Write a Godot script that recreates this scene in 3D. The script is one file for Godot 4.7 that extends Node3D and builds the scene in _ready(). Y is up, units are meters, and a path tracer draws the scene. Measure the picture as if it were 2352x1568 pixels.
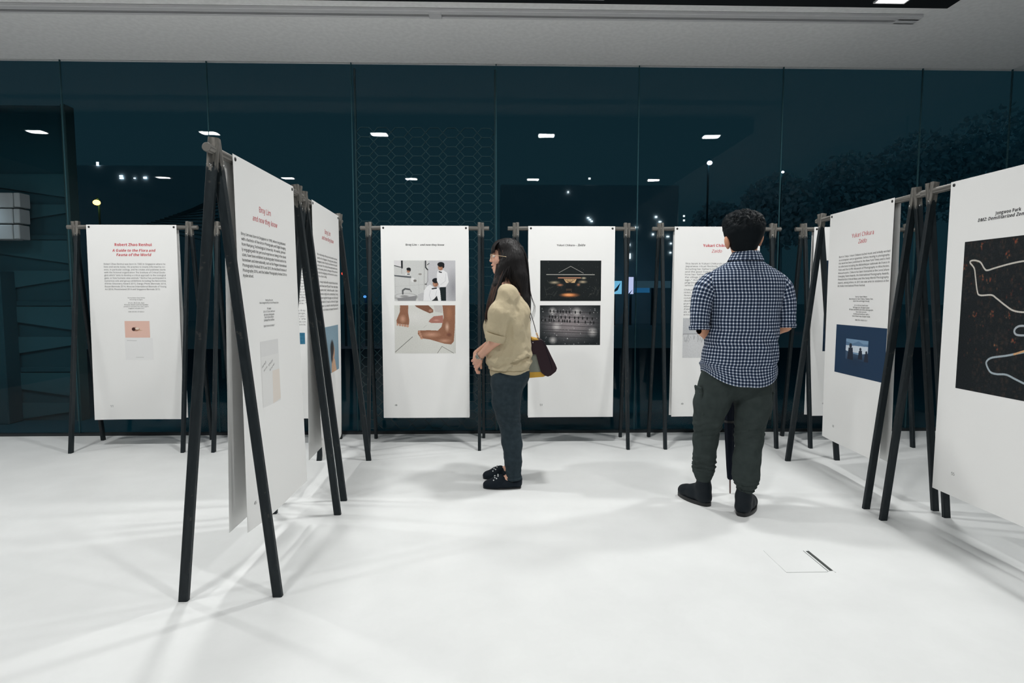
extends Node3D
# A night-time photography exhibition behind a glass wall: banners on timber trestles, two visitors.

const FOCAL := 1350.0
const EYE := Vector3(0, 1.225, 0)
const CEIL := 3.24
const GLASS_Z := -5.26
const GLASS_X := 4.58
var look := Basis.from_euler(Vector3(deg_to_rad(-4.28), deg_to_rad(-1.5), 0))
var M := {}
var names := {}

# ---------------------------------------------------------------- pixels of the photograph to rays
func ray(x: float, y: float) -> Vector3:
	return look * Vector3((x - 1176.0) / FOCAL, -(y - 784.0) / FOCAL, -1.0)

func px(x: float, y: float, z: float) -> Vector3:
	var d := ray(x, y)
	return EYE + d * (z / d.z)

func fl(x: float, y: float, h := 0.0) -> Vector3:
	var d := ray(x, y)
	return EYE + d * ((h - EYE.y) / d.y)

# ---------------------------------------------------------------- naming and tagging
func numbered(called: String) -> String:
	var n: int = names.get(called, 0)
	names[called] = n + 1
	return called if n == 0 else "%s_%03d" % [called, n]

func tag(o: Node3D, label: String, category: String, group := "") -> Node3D:
	o.set_meta("label", label)
	o.set_meta("category", category)
	if group:
		o.set_meta("group", group)
	return o

func thing(called: String, label: String, category: String, at := Vector3.ZERO, turn := 0.0, group := "") -> Node3D:
	var o := Node3D.new()
	o.name = numbered(called)
	add_child(o)
	o.position = at
	o.rotation.y = turn
	return tag(o, label, category, group)

func put(called: String, mesh: Mesh, m: Material, parent: Node3D) -> MeshInstance3D:
	var o := MeshInstance3D.new()
	o.name = called
	o.mesh = mesh
	o.material_override = m
	parent.add_child(o, true)
	return o

func struct(called: String, mesh: Mesh, m: Material, label := "") -> MeshInstance3D:
	var o := put(called, mesh, m, self)
	o.set_meta("kind", "structure")
	if label:
		o.set_meta("label", label)
	return o

func mat(c: Color, rough := 0.6, spec := 0.5, metal := 0.0) -> StandardMaterial3D:
	var m := StandardMaterial3D.new()
	m.albedo_color = c
	m.roughness = rough
	m.metallic_specular = spec
	m.metallic = metal
	return m

func rgb8(r: float, g: float, b: float) -> Color:
	return Color(r / 255.0, g / 255.0, b / 255.0)

func glow(c: Color, e: float) -> StandardMaterial3D:
	var m := mat(c, 0.6)
	m.emission_enabled = true
	m.emission = c
	m.emission_energy_multiplier = e
	return m

func noise_tex(freq: float, size: int, lo: Color, hi: Color, seed_ := 3, octaves := 4) -> NoiseTexture2D:
	var n := FastNoiseLite.new()
	n.seed = seed_
	n.frequency = freq
	n.fractal_octaves = octaves
	var t := NoiseTexture2D.new()
	t.noise = n
	t.width = size
	t.height = size
	t.seamless = true
	var g := Gradient.new()
	g.set_color(0, lo)
	g.set_color(1, hi)
	t.color_ramp = g
	return t

# ---------------------------------------------------------------- mesh building
class Shape:
	var v := PackedVector3Array()
	var n := PackedVector3Array()
	var t := PackedVector2Array()
	var i := PackedInt32Array()

	func quad(a: Vector3, b: Vector3, c: Vector3, d: Vector3, uv := Rect2(0, 0, 1, 1)) -> void:
		# a b c d run counter-clockwise as seen from the outside
		var nn := (b - a).cross(d - a)
		if nn.length_squared() < 1e-14:
			nn = (c - b).cross(d - b)
		nn = nn.normalized()
		var k := v.size()
		v.append_array([a, b, c, d])
		n.append_array([nn, nn, nn, nn])
		t.append_array([Vector2(uv.position.x, uv.end.y), uv.end, Vector2(uv.end.x, uv.position.y), uv.position])
		i.append_array([k, k + 2, k + 1, k, k + 3, k + 2])

	func tri(a: Vector3, b: Vector3, c: Vector3) -> void:
		var nn := (b - a).cross(c - a).normalized()
		var k := v.size()
		v.append_array([a, b, c])
		n.append_array([nn, nn, nn])
		t.append_array([Vector2.ZERO, Vector2.RIGHT, Vector2.DOWN])
		i.append_array([k, k + 2, k + 1])

	func box(x: Transform3D, s: Vector3, bev := 0.0) -> void:
		var h := s * 0.5
		if bev <= 0.0:
			for f in 6:
				var ax := f % 3
				var sg := 1.0 if f < 3 else -1.0
				var u := (ax + 1) % 3
				var w := (ax + 2) % 3
				var pts := []
				for q in [[-1, -1], [1, -1], [1, 1], [-1, 1]]:
					var p := Vector3.ZERO
					p[ax] = h[ax] * sg
					p[u] = h[u] * q[0]
					p[w] = h[w] * q[1] * sg
					pts.append(x * p)
				quad(pts[0], pts[1], pts[2], pts[3])
			return
		for f in 6:
			var ax := f % 3
			var sg := 1.0 if f < 3 else -1.0
			var u := (ax + 1) % 3
			var w := (ax + 2) % 3
			var pts := []
			for q in [[-1, -1], [1, -1], [1, 1], [-1, 1]]:
				var p := Vector3.ZERO
				p[ax] = h[ax] * sg
				p[u] = (h[u] - bev) * q[0]
				p[w] = (h[w] - bev) * q[1] * sg
				pts.append(x * p)
			quad(pts[0], pts[1], pts[2], pts[3])
		for ax in 3:
			var u := (ax + 1) % 3
			var w := (ax + 2) % 3
			for su in [-1.0, 1.0]:
				for sw in [-1.0, 1.0]:
					var ps := []
					for sx in [-1.0, 1.0]:
						var p := Vector3.ZERO
						p[ax] = (h[ax] - bev) * sx
						p[u] = h[u] * su
						p[w] = (h[w] - bev) * sw
						var q := p
						q[u] = (h[u] - bev) * su
						q[w] = h[w] * sw
						ps.append(x * p)
						ps.append(x * q)
					if su * sw > 0:
						quad(ps[0], ps[2], ps[3], ps[1])
					else:
						quad(ps[2], ps[0], ps[1], ps[3])
		for sx in [-1.0, 1.0]:
			for sy in [-1.0, 1.0]:
				for sz in [-1.0, 1.0]:
					var a := x * Vector3(h.x * sx, (h.y - bev) * sy, (h.z - bev) * sz)
					var b := x * Vector3((h.x - bev) * sx, h.y * sy, (h.z - bev) * sz)
					var c := x * Vector3((h.x - bev) * sx, (h.y - bev) * sy, h.z * sz)
					if sx * sy * sz > 0:
						tri(a, b, c)
					else:
						tri(a, c, b)

	func rings(rs: Array, cap0 := true, cap1 := true, uvs := []) -> void:
		# rs: closed rings of equal length joined smoothly; uvs may hold one PackedVector2Array (length + 1) per ring
		var m: int = rs[0].size()
		var k := v.size()
		for a in rs.size():
			for b in m + 1:
				var bb := b % m
				v.append(rs[a][bb])
				var du: Vector3 = rs[a][(bb + 1) % m] - rs[a][(bb + m - 1) % m]
				var dv: Vector3 = rs[mini(a + 1, rs.size() - 1)][bb] - rs[maxi(a - 1, 0)][bb]
				var nn := du.cross(dv).normalized()
				n.append(nn)
				t.append(uvs[a][b] if uvs else Vector2(float(b) / m, float(a) / maxi(1, rs.size() - 1)))
		for a in rs.size() - 1:
			for b in m:
				var q := k + a * (m + 1) + b
				i.append_array([q, q + m + 2, q + 1, q, q + m + 1, q + m + 2])
		for e in [0, 1]:
			if (e == 0 and not cap0) or (e == 1 and not cap1):
				continue
			var r: Array = Array(rs[0] if e == 0 else rs[-1])
			var c := Vector3.ZERO
			for p in r:
				c += p
			c /= m
			for b in m:
				if e == 0:
					tri(c, r[(b + 1) % m], r[b])
				else:
					tri(c, r[b], r[(b + 1) % m])

	func tube(pts: Array, rad, sides := 8, cap := true, flat := Vector2.ONE) -> void:
		var rs := []
		var side := Vector3.ZERO
		for a in pts.size():
			var d: Vector3 = (pts[mini(a + 1, pts.size() - 1)] - pts[maxi(a - 1, 0)]).normalized()
			if side == Vector3.ZERO:
				side = d.cross(Vector3.UP if absf(d.y) < 0.9 else Vector3.RIGHT).normalized()
			side = (side - d * side.dot(d)).normalized()
			var up := d.cross(side)
			var r: float = rad[a] if rad is Array else rad
			var ring := PackedVector3Array()
			for b in sides:
				var an := TAU * b / sides
				ring.append(pts[a] + side * (cos(an) * r * flat.x) + up * (sin(an) * r * flat.y))
			rs.append(ring)
		rings(rs, cap, cap)

	func ball(c: Vector3, r: Vector3, seg := 10, b := Basis()) -> void:
		var rs := []
		for a in seg / 2 + 1:
			var th := PI * (1.0 - float(a) / (seg / 2))
			th = clampf(th, 0.02, PI - 0.02)
			var ring := PackedVector3Array()
			for q in seg:
				var an := -TAU * q / seg
				ring.append(c + b * (r * Vector3(sin(th) * cos(an), cos(th), sin(th) * sin(an))))
			rs.append(ring)
		rings(rs)

	func extrude(poly: Array, x: Transform3D, depth: float) -> void:
		# poly of Vector2, any turn, pushed from -depth/2 to depth/2 along z
		var p := PackedVector2Array(poly)
		if Geometry2D.is_polygon_clockwise(p):
			p.reverse()
		var ix := Geometry2D.triangulate_polygon(p)
		var h := depth * 0.5
		for q in range(0, ix.size(), 3):
			var a := p[ix[q]]
			var b := p[ix[q + 1]]
			var c := p[ix[q + 2]]
			if (b - a).cross(c - a) < 0:
				var s := b
				b = c
				c = s
			tri(x * Vector3(a.x, a.y, h), x * Vector3(b.x, b.y, h), x * Vector3(c.x, c.y, h))
			tri(x * Vector3(a.x, a.y, -h), x * Vector3(c.x, c.y, -h), x * Vector3(b.x, b.y, -h))
		for q in p.size():
			var a := p[q]
			var b := p[(q + 1) % p.size()]
			quad(x * Vector3(a.x, a.y, -h), x * Vector3(b.x, b.y, -h), x * Vector3(b.x, b.y, h), x * Vector3(a.x, a.y, h))

	func add(o: Shape) -> Shape:
		var k := v.size()
		v.append_array(o.v)
		n.append_array(o.n)
		t.append_array(o.t)
		for q in o.i:
			i.append(q + k)
		return self

	func mesh() -> ArrayMesh:
		var a := []
		a.resize(Mesh.ARRAY_MAX)
		a[Mesh.ARRAY_VERTEX] = v
		a[Mesh.ARRAY_NORMAL] = n
		a[Mesh.ARRAY_TEX_UV] = t
		a[Mesh.ARRAY_INDEX] = i
		var m := ArrayMesh.new()
		m.add_surface_from_arrays(Mesh.PRIMITIVE_TRIANGLES, a)
		return m

func at3(p: Vector3) -> Transform3D:
	return Transform3D(Basis(), p)

func box_mesh(p: Vector3, s: Vector3, bev := 0.0) -> ArrayMesh:
	var q := Shape.new()
	q.box(at3(p), s, bev)
	return q.mesh()

func bar(q: Shape, a: Vector3, b: Vector3, w: float, h: float, up := Vector3.UP) -> void:
	var d := (b - a).normalized()
	var sx := d.cross(up).normalized()
	q.box(Transform3D(Basis(sx, sx.cross(d) * -1.0, -d), (a + b) * 0.5), Vector3(w, h, (b - a).length()))

# ---------------------------------------------------------------- smooth bodies: a distance field meshed as surface nets
class Field:
	var o: Vector3
	var c: float
	var nx: int
	var ny: int
	var nz: int
	var f := PackedFloat32Array()

	func _init(lo: Vector3, hi: Vector3, cell: float) -> void:
		o = lo
		c = cell
		nx = ceili((hi.x - lo.x) / c) + 2
		ny = ceili((hi.y - lo.y) / c) + 2
		nz = ceili((hi.z - lo.z) / c) + 2
		f.resize(nx * ny * nz)
		f.fill(1.0)

	func span(lo: Vector3, hi: Vector3) -> Array:
		var a := ((lo - o) / c).floor()
		var b := ((hi - o) / c).ceil()
		return [maxi(0, int(a.x)), mini(nx - 1, int(b.x)), maxi(0, int(a.y)), mini(ny - 1, int(b.y)), maxi(0, int(a.z)), mini(nz - 1, int(b.z))]

	func cone(a: Vector3, b: Vector3, ra: float, rb: float, k := 0.02, s := Vector3.ONE) -> void:
		var m := Vector3.ONE * (k + 2.5 * c)
		var sp := span((a - s * ra).min(b - s * rb) - m, (a + s * ra).max(b + s * rb) + m)
		var iv := Vector3.ONE / s
		var ba := (b - a) * iv
		var bl := 1.0 / maxf(ba.length_squared(), 1e-9)
		var ms: float = minf(s.x, minf(s.y, s.z))
		var dr := rb - ra
		var ik := 1.0 / k
		for z in range(sp[4], sp[5] + 1):
			for y in range(sp[2], sp[3] + 1):
				var at: int = (z * ny + y) * nx + sp[0]
				var pa := (o + Vector3(sp[0], y, z) * c - a) * iv
				var step := c * iv.x
				for x in range(sp[0], sp[1] + 1):
					var h := clampf(pa.dot(ba) * bl, 0.0, 1.0)
					var d := ((pa - ba * h).length() - ra - dr * h) * ms
					var e := f[at]
					var g := (k - absf(d - e)) * ik
					f[at] = minf(d, e) - (g * g * k * 0.25 if g > 0.0 else 0.0)
					pa.x += step
					at += 1

	func ell(p: Vector3, r: Vector3, k := 0.02, b := Basis()) -> void:
		blob(p, r, k, b, 1.0)

	func carve(p: Vector3, r: Vector3, k := 0.01, b := Basis()) -> void:
		blob(p, r, k, b, -1.0)

	func blob(p: Vector3, r: Vector3, k: float, b: Basis, sign_: float) -> void:
		var e0 := Vector3(absf(b.x.x) * r.x + absf(b.y.x) * r.y + absf(b.z.x) * r.z, absf(b.x.y) * r.x + absf(b.y.y) * r.y + absf(b.z.y) * r.z, absf(b.x.z) * r.x + absf(b.y.z) * r.y + absf(b.z.z) * r.z)
		var m := Vector3.ONE * (k + 2.5 * c)
		var sp := span(p - e0 - m, p + e0 + m)
		var bt := b.transposed()
		var i1 := Vector3.ONE / r
		var i2 := i1 * i1
		var ik := 1.0 / k
		for z in range(sp[4], sp[5] + 1):
			for y in range(sp[2], sp[3] + 1):
				var at: int = (z * ny + y) * nx + sp[0]
				for x in range(sp[0], sp[1] + 1):
					var q := bt * (o + Vector3(x, y, z) * c - p)
					var k0 := (q * i1).length()
					var d := k0 * (k0 - 1.0) / maxf((q * i2).length(), 1e-6)
					var e := f[at]
					if sign_ > 0.0:
						var g := (k - absf(d - e)) * ik
						f[at] = minf(d, e) - (g * g * k * 0.25 if g > 0.0 else 0.0)
					else:
						d = -d
						var g := (k - absf(d - e)) * ik
						f[at] = maxf(d, e) + (g * g * k * 0.25 if g > 0.0 else 0.0)
					at += 1

	func cut(p: Vector3, nrm: Vector3) -> void:
		# takes away what lies beyond the plane, on the side its normal points to
		for z in nz:
			for y in ny:
				var at := (z * ny + y) * nx
				for x in nx:
					if f[at] < 0.9:
						f[at] = maxf(f[at], (o + Vector3(x, y, z) * c - p).dot(nrm))
					at += 1

	func ripple(fn: Callable) -> void:
		for z in nz:
			for y in ny:
				var at := (z * ny + y) * nx
				for x in nx:
					if absf(f[at]) < 0.035:
						f[at] += fn.call(o + Vector3(x, y, z) * c)
					at += 1

	func shape() -> Shape:
		var s := Shape.new()
		var ids := {}
		var lim := c * 3.5
		var ly := nx
		var lz := nx * ny
		var off := [0, 1, ly, ly + 1, lz, lz + 1, lz + ly, lz + ly + 1]
		for z in nz - 1:
			for y in ny - 1:
				var at := z * lz + y * ly
				for x in nx - 1:
					var e := f[at]
					if absf(e) > lim:
						at += 1
						continue
					var neg := 0
					for q in off:
						if f[at + q] < 0.0:
							neg += 1
					if neg > 0 and neg < 8:
						var sum := Vector3.ZERO
						var cnt := 0
						for ed in [[0, 1], [2, 3], [4, 5], [6, 7], [0, 2], [1, 3], [4, 6], [5, 7], [0, 4], [1, 5], [2, 6], [3, 7]]:
							var u := f[at + off[ed[0]]]
							var w := f[at + off[ed[1]]]
							if (u < 0.0) != (w < 0.0):
								var h := u / (u - w)
								var pa := Vector3(ed[0] & 1, (ed[0] >> 1) & 1, ed[0] >> 2)
								var pb := Vector3(ed[1] & 1, (ed[1] >> 1) & 1, ed[1] >> 2)
								sum += pa.lerp(pb, h)
								cnt += 1
						ids[at] = s.v.size()
						s.v.append(o + (Vector3(x, y, z) + sum / cnt) * c)
						s.n.append(Vector3(f[at + 1] + f[at + ly + 1] + f[at + lz + 1] + f[at + lz + ly + 1] - f[at] - f[at + ly] - f[at + lz] - f[at + lz + ly], f[at + ly] + f[at + ly + 1] + f[at + lz + ly] + f[at + lz + ly + 1] - f[at] - f[at + 1] - f[at + lz] - f[at + lz + 1], f[at + lz] + f[at + lz + 1] + f[at + lz + ly] + f[at + lz + ly + 1] - f[at] - f[at + 1] - f[at + ly] - f[at + ly + 1]).normalized())
						s.t.append(Vector2(x, y) * c)
					at += 1
		for at in ids:
			var neg: bool = f[at] < 0.0
			for ax in 3:
				var d: int = [1, ly, lz][ax]
				if (f[at + d] < 0.0) == neg:
					continue
				var u: int = [ly, lz, 1][ax]
				var w: int = [lz, 1, ly][ax]
				var qa: int = ids.get(at, -1)
				var qb: int = ids.get(at - u, -1)
				var qc: int = ids.get(at - u - w, -1)
				var qd: int = ids.get(at - w, -1)
				if qb < 0 or qc < 0 or qd < 0:
					continue
				if neg:
					s.i.append_array([qa, qc, qb, qa, qd, qc])
				else:
					s.i.append_array([qa, qb, qc, qa, qc, qd])
		return s

func field_for(pts: Array, pad: float, cell: float) -> Field:
	var lo: Vector3 = pts[0]
	var hi: Vector3 = pts[0]
	for p in pts:
		lo = lo.min(p)
		hi = hi.max(p)
	return Field.new(lo - Vector3.ONE * pad, hi + Vector3.ONE * pad, cell)

# ---------------------------------------------------------------- the room
func materials() -> void:
	M.floor = mat(rgb8(238, 240, 240), 0.42, 0.35)
	var fn := noise_tex(0.012, 512, Color(0.965, 0.965, 0.965), Color(1, 1, 1), 5, 5)
	M.floor.albedo_texture = fn
	M.floor.uv1_triplanar = true
	M.floor.uv1_world_triplanar = true
	M.floor.uv1_scale = Vector3.ONE * 0.35
	M.plaster = mat(rgb8(250, 250, 250), 0.85, 0.3)
	M.plaster.albedo_texture = noise_tex(0.08, 256, Color(0.95, 0.95, 0.95), Color(1, 1, 1), 9, 3)
	M.plaster.uv1_triplanar = true
	M.plaster.uv1_world_triplanar = true
	M.rail = mat(rgb8(214, 214, 216), 0.4)
	M.raft = mat(rgb8(20, 24, 27), 0.7, 0.3)
	M.wall_dark = mat(rgb8(150, 152, 154), 0.9, 0.2)
	M.channel = mat(rgb8(26, 34, 38), 0.5)
	M.seam = mat(rgb8(50, 82, 90), 0.7, 0.1)
	M.glass = mat(Color(0.10, 0.16, 0.18, 0.02), 0.0, 0.24)
	M.glass.transparency = BaseMaterial3D.TRANSPARENCY_ALPHA
	M.paper = mat(rgb8(240, 240, 239), 0.75, 0.3)
	M.paper.backlight_enabled = true
	M.paper.backlight = Color(0.2, 0.195, 0.185)
	M.ink = mat(rgb8(38, 38, 40), 0.7, 0.3)
	M.ink_grey = mat(rgb8(98, 98, 100), 0.7, 0.3)
	M.ink_red = mat(rgb8(196, 50, 58), 0.7, 0.3)
	M.black = mat(rgb8(18, 20, 22), 0.45)
	M.steel = mat(rgb8(190, 190, 190), 0.25, 0.5, 1.0)
	M.timber = mat(Color.WHITE, 0.55, 0.4)
	M.timber.albedo_texture = ImageTexture.create_from_image(timber_picture())
	M.dowel = mat(Color.WHITE, 0.6, 0.4)
	M.dowel.albedo_texture = noise_tex(0.03, 256, rgb8(58, 57, 55), rgb8(150, 147, 141), 21, 5)

func timber_picture() -> Image:
	# black stain over grey bare wood: the top of each leg is worn bare with a ragged edge
	var im := Image.create(64, 1024, false, Image.FORMAT_RGB8)
	var n := FastNoiseLite.new()
	n.seed = 4
	n.frequency = 0.06
	for x in 64:
		var edge := 62.0 + 26.0 * n.get_noise_2d(x * 2.4, 3.0) + 9.0 * n.get_noise_2d(x * 9.0, 40.0)
		for y in 1024:
			var g := n.get_noise_2d(x * 3.0, y * 0.25)
			var c := rgb8(20, 29, 34).lerp(rgb8(32, 41, 45), clampf(g + 0.4, 0, 1))
			if n.get_noise_2d(x * 1.3 + 90.0, y * 0.5) > 0.52:
				c = rgb8(56, 57, 56)
			if y < edge:
				c = rgb8(78, 77, 74).lerp(rgb8(128, 125, 119), clampf(g * 1.4 + 0.5, 0, 1))
			im.set_pixel(x, y, c)
	return im

func spotlight(p: Vector3, power: float) -> void:
	var t := thing("ceiling_spotlight", "white twin spotlight set into the dark ceiling raft", "ceiling light", p, 0.0, "twin spotlights in the dark ceiling raft")
	var h := Shape.new()
	for s in [-1.0, 1.0]:
		h.box(at3(Vector3(0, -0.006, s * 0.065)), Vector3(0.2, 0.012, 0.01), 0.002)
		h.box(at3(Vector3(s * 0.095, -0.006, 0)), Vector3(0.01, 0.012, 0.12), 0.002)
	put("frame", h.mesh(), M.rail, t)
	for s in [-1.0, 1.0]:
		var q := Shape.new()
		q.box(at3(Vector3(s * 0.0455, -0.004, 0)), Vector3(0.086, 0.006, 0.118))
		put("lamp_lens", q.mesh(), M.lens, t)
	var a := AreaLight3D.new()
	a.name = "light"
	a.area_size = Vector2(0.175, 0.115)
	a.light_color = Color(1.0, 1.0, 0.99)
	a.light_energy = LAMP * power
	a.area_range = 30.0
	a.area_attenuation = 2.0
	a.shadow_enabled = true
	a.rotation_degrees.x = -90
	a.position.y = -0.014
	t.add_child(a)

func room() -> void:
	struct("floor", box_mesh(Vector3(-1.0, -0.1, -0.5), Vector3(11.4, 0.2, 9.56)), M.floor, "glossy white floor with shadows of the stands")
	struct("ceiling", box_mesh(Vector3(-0.4, CEIL + 0.1, -0.52), Vector3(13.0, 0.2, 9.55)), M.plaster, "smooth grey-white plaster ceiling along the glass wall")
	struct("wall_left", box_mesh(Vector3(-6.75, 1.6, -0.5), Vector3(0.2, 3.6, 9.5)), M.wall_dark)
	struct("wall_rear", box_mesh(Vector3(-1.0, 1.6, 4.15), Vector3(11.4, 3.6, 0.2)), M.wall_dark)
	# the dark raft that hangs below the ceiling and carries the spotlights
	var r := Shape.new()
	r.box(at3(Vector3(-1.82, 3.145, 0.08)), Vector3(9.42, 0.15, 7.84))
	struct("ceiling_raft", r.mesh(), M.raft, "dark raft hung under the ceiling with rows of spotlights")
	for z in [-3.7, -1.2]:
		for k in 5:
			spotlight(Vector3(-5.1 + 1.89 * k, 3.07, z), [0.6, 0.88, 1.0, 1.15, 1.1][k] * (1.0 if z < -2.0 else 0.88))
	# white rail on the ceiling, with a dark slot and a joint
	var q := Shape.new()
	q.box(at3(Vector3(-1.75, CEIL - 0.012, -4.30)), Vector3(9.6, 0.024, 0.055), 0.004)
	q.box(at3(Vector3(-1.75, CEIL - 0.012, -4.375)), Vector3(9.6, 0.024, 0.02), 0.004)
	q.box(at3(Vector3(2.97, CEIL - 0.012, -4.345)), Vector3(0.16, 0.024, 0.08), 0.004)
	var rail := struct("trim_1", q.mesh(), M.rail, "white rail with a slot fixed along the ceiling")
	put("slot", box_mesh(Vector3(-1.83, CEIL - 0.004, -4.346), Vector3(9.44, 0.006, 0.034)), M.channel, rail)
	put("joint_plate", box_mesh(Vector3(-0.43, CEIL - 0.024, -4.335), Vector3(0.09, 0.012, 0.09), 0.003), M.rail, rail)
	# glass bays along the back and round the corner
	var xs := [-6.65, -6.19, -4.96, -3.71, -2.48, -1.25, 0.0, 1.25, 2.525, 3.77, GLASS_X]
	var n := 0
	for k in xs.size() - 1:
		n += 1
		var w := struct("window_%d" % n, box_mesh(Vector3((xs[k] + xs[k + 1]) * 0.5, CEIL * 0.5, GLASS_Z), Vector3(xs[k + 1] - xs[k] - 0.004, CEIL, 0.012)), M.glass, "clear glass bay of the back wall at night")
		put("seam", box_mesh(Vector3(xs[k + 1], CEIL * 0.5, GLASS_Z), Vector3(0.008, CEIL, 0.0135)), M.seam, w)
	for k in 7:
		n += 1
		var z0 := GLASS_Z + 0.01 + k * 1.33
		var w := struct("window_%d" % n, box_mesh(Vector3(GLASS_X, CEIL * 0.5, z0 + 0.66), Vector3(0.012, CEIL, 1.326)), M.glass, "clear glass bay of the side wall at night")
		put("seam", box_mesh(Vector3(GLASS_X, CEIL * 0.5, z0 + 1.325), Vector3(0.0135, CEIL, 0.008)), M.seam, w)
	struct("trim_2", box_mesh(Vector3(-1.03, 0.011, GLASS_Z), Vector3(11.24, 0.022, 0.05)), M.channel, "dark floor channel under the glass")
	struct("trim_3", box_mesh(Vector3(GLASS_X, 0.011, -0.6), Vector3(0.05, 0.022, 9.26)), M.channel, "dark floor channel under the glass")
	hatch()

func hatch() -> void:
	var t := thing("floor_hatch", "white square floor box lid with a dark cable slot", "floor hatch", Vector3(1.398, 0.0, -2.622))
	put("lid", box_mesh(Vector3(-0.012, 0.0015, 0), Vector3(0.19, 0.003, 0.228), 0.0012), M.floor, t)
	put("rim", box_mesh(Vector3(0.1145, 0.0015, 0), Vector3(0.006, 0.003, 0.236), 0.001), M.floor, t)
	put("strip", box_mesh(Vector3(0.0905, 0.0015, 0.0), Vector3(0.008, 0.003, 0.216), 0.001), M.floor, t)
	put("gap", box_mesh(Vector3(0.0848, 0.0005, 0.0), Vector3(0.0036, 0.001, 0.212)), M.black, t)
	put("cable_slot", box_mesh(Vector3(0.103, 0.0008, 0.0), Vector3(0.016, 0.0016, 0.205)), mat(rgb8(70, 74, 72), 0.9), t)

# ---------------------------------------------------------------- trestle stands
func leg_mesh(foot: Vector3, pivot: Vector3, over: float, wx: float, wz: float) -> ArrayMesh:
	var d := (pivot - foot).normalized()
	var top := pivot + d * over
	var s := Shape.new()
	var c := 0.004
	var prof := [Vector2(-wx + c, -wz), Vector2(wx - c, -wz), Vector2(wx, -wz + c), Vector2(wx, wz - c), Vector2(wx - c, wz), Vector2(-wx + c, wz), Vector2(-wx, wz - c), Vector2(-wx, -wz + c)]
	var bot := []
	var tip := []
	var side := Vector3(0, 0, 1) - d * d.z
	side = side.normalized()
	for p in prof:
		bot.append(foot + Vector3(p.x, 0, p.y * 1.005))
		tip.append(top + Vector3(p.x, 0, 0) + side * p.y)
	for k in 8:
		var e := (k + 1) % 8
		var u := k / 8.0
		s.quad(bot[e], bot[k], tip[k], tip[e], Rect2(u, 0.0, 0.12, 1.0))
	for k in range(1, 7):
		s.tri(tip[0], tip[k + 1], tip[k])
		s.tri(bot[0], bot[k], bot[k + 1])
		for q in 3:
			s.t[s.t.size() - 4 - q] = Vector2(0.3, 0.01)
			s.t[s.t.size() - 1 - q] = Vector2(0.3, 0.9)
	return s.mesh()

func stand(at: Vector3, turn: float, half: float, spread: float, label: String) -> Node3D:
	var t := thing("display_stand", label, "display stand", at, turn)
	var ph := 1.788
	for sx in [-1.0, 1.0]:
		for sz in [1.0, -1.0]:
			# the rear leg stands outside the front one on the bar
			var x: float = sx * (half + (0.014 if sz < 0 else -0.012))
			var l := put("leg", leg_mesh(Vector3(x, 0, sz * spread), Vector3(x, ph, 0), 0.047, 0.0125, 0.019), M.timber, t)
			var q := Shape.new()
			var d := (Vector3(x, ph, 0) - Vector3(x, 0, sz * spread)).normalized()
			var p := Vector3(x, ph, 0) - d * 0.055
			q.ball(p + Vector3(sx * 0.0125, 0, 0), Vector3(0.004, 0.006, 0.006), 8)
			q.ball(p + Vector3(0, 0.002, sz * 0.0195), Vector3(0.005, 0.005, 0.004), 8)
			put("screw", q.mesh(), M.steel, l)
	var b := Shape.new()
	b.tube([Vector3(-half - 0.068, ph, 0), Vector3(-half - 0.066, ph, 0), Vector3(half + 0.066, ph, 0), Vector3(half + 0.068, ph, 0)], [0.0155, 0.0175, 0.0175, 0.0155], 16)
	put("crossbar", b.mesh(), M.dowel, t)
	return t

# ---------------------------------------------------------------- banners: printed sheets pinned to the bar
class Sheet:
	var node: Node3D
	var w := 0.712
	var top := 1.806
	var h := 1.578
	var face := 1.0
	var off := 0.0185
	var curl := 0.01
	var swing := 0.0
	var wave := 0.0

	func at(x: float, y: float, lift := 0.0) -> Vector3:
		var s := clampf((top - y) / h, 0.0, 1.0)
		var u := x / (w * 0.5)
		var z := off + swing * s + curl * s * (u * u - 0.35) + wave * s * s * u * u * u
		return Vector3(x * face, y, (z + lift) * face)

func sheet(st: Node3D, face: float, curl: float, swing: float, wave: float, label: String) -> Sheet:
	var s := Sheet.new()
	s.face = face
	s.curl = curl
	s.swing = swing
	s.wave = wave
	s.node = thing("exhibition_banner", label, "banner", st.position, st.rotation.y)
	var q := Shape.new()
	var nx := 10
	var ny := 16
	for side in [0, 1]:
		var k := q.v.size()
		for j in ny + 1:
			for a in nx + 1:
				var x := (float(a) / nx - 0.5) * s.w
				var y := s.top - s.h * j / ny
				var p := s.at(x, y, 0.0 if side == 0 else -0.0009)
				var nn := (s.at(x + 0.01, y) - s.at(x - 0.01, y)).cross(s.at(x, y + 0.01) - s.at(x, y - 0.01)).normalized()
				q.v.append(p)
				q.n.append(nn if side == 0 else -nn)
				q.t.append(Vector2(float(a) / nx, float(j) / ny))
		for j in ny:
			for a in nx:
				var e := k + j * (nx + 1) + a
				if side == 0:
					q.i.append_array([e, e + 1, e + nx + 2, e, e + nx + 2, e + nx + 1])
				else:
					q.i.append_array([e, e + nx + 2, e + 1, e, e + nx + 1, e + nx + 2])
	for j in ny:
		for sx in [-0.5, 0.5]:
			var y0 := s.top - s.h * j / ny
			var y1 := s.top - s.h * (j + 1) / ny
			q.quad(s.at(sx * s.w, y0), s.at(sx * s.w, y0, -0.0009), s.at(sx * s.w, y1, -0.0009), s.at(sx * s.w, y1))
	put("sheet", q.mesh(), M.paper, s.node)
	for sx in [-1.0, 1.0]:
		var b := Shape.new()
		var p := s.at(sx * (s.w * 0.5 - 0.021), s.top - 0.018, 0.001)
		b.ball(p, Vector3(0.0085, 0.0085, 0.003), 12)
		put("pin", b.mesh(), M.black, s.node)
	return s

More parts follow.
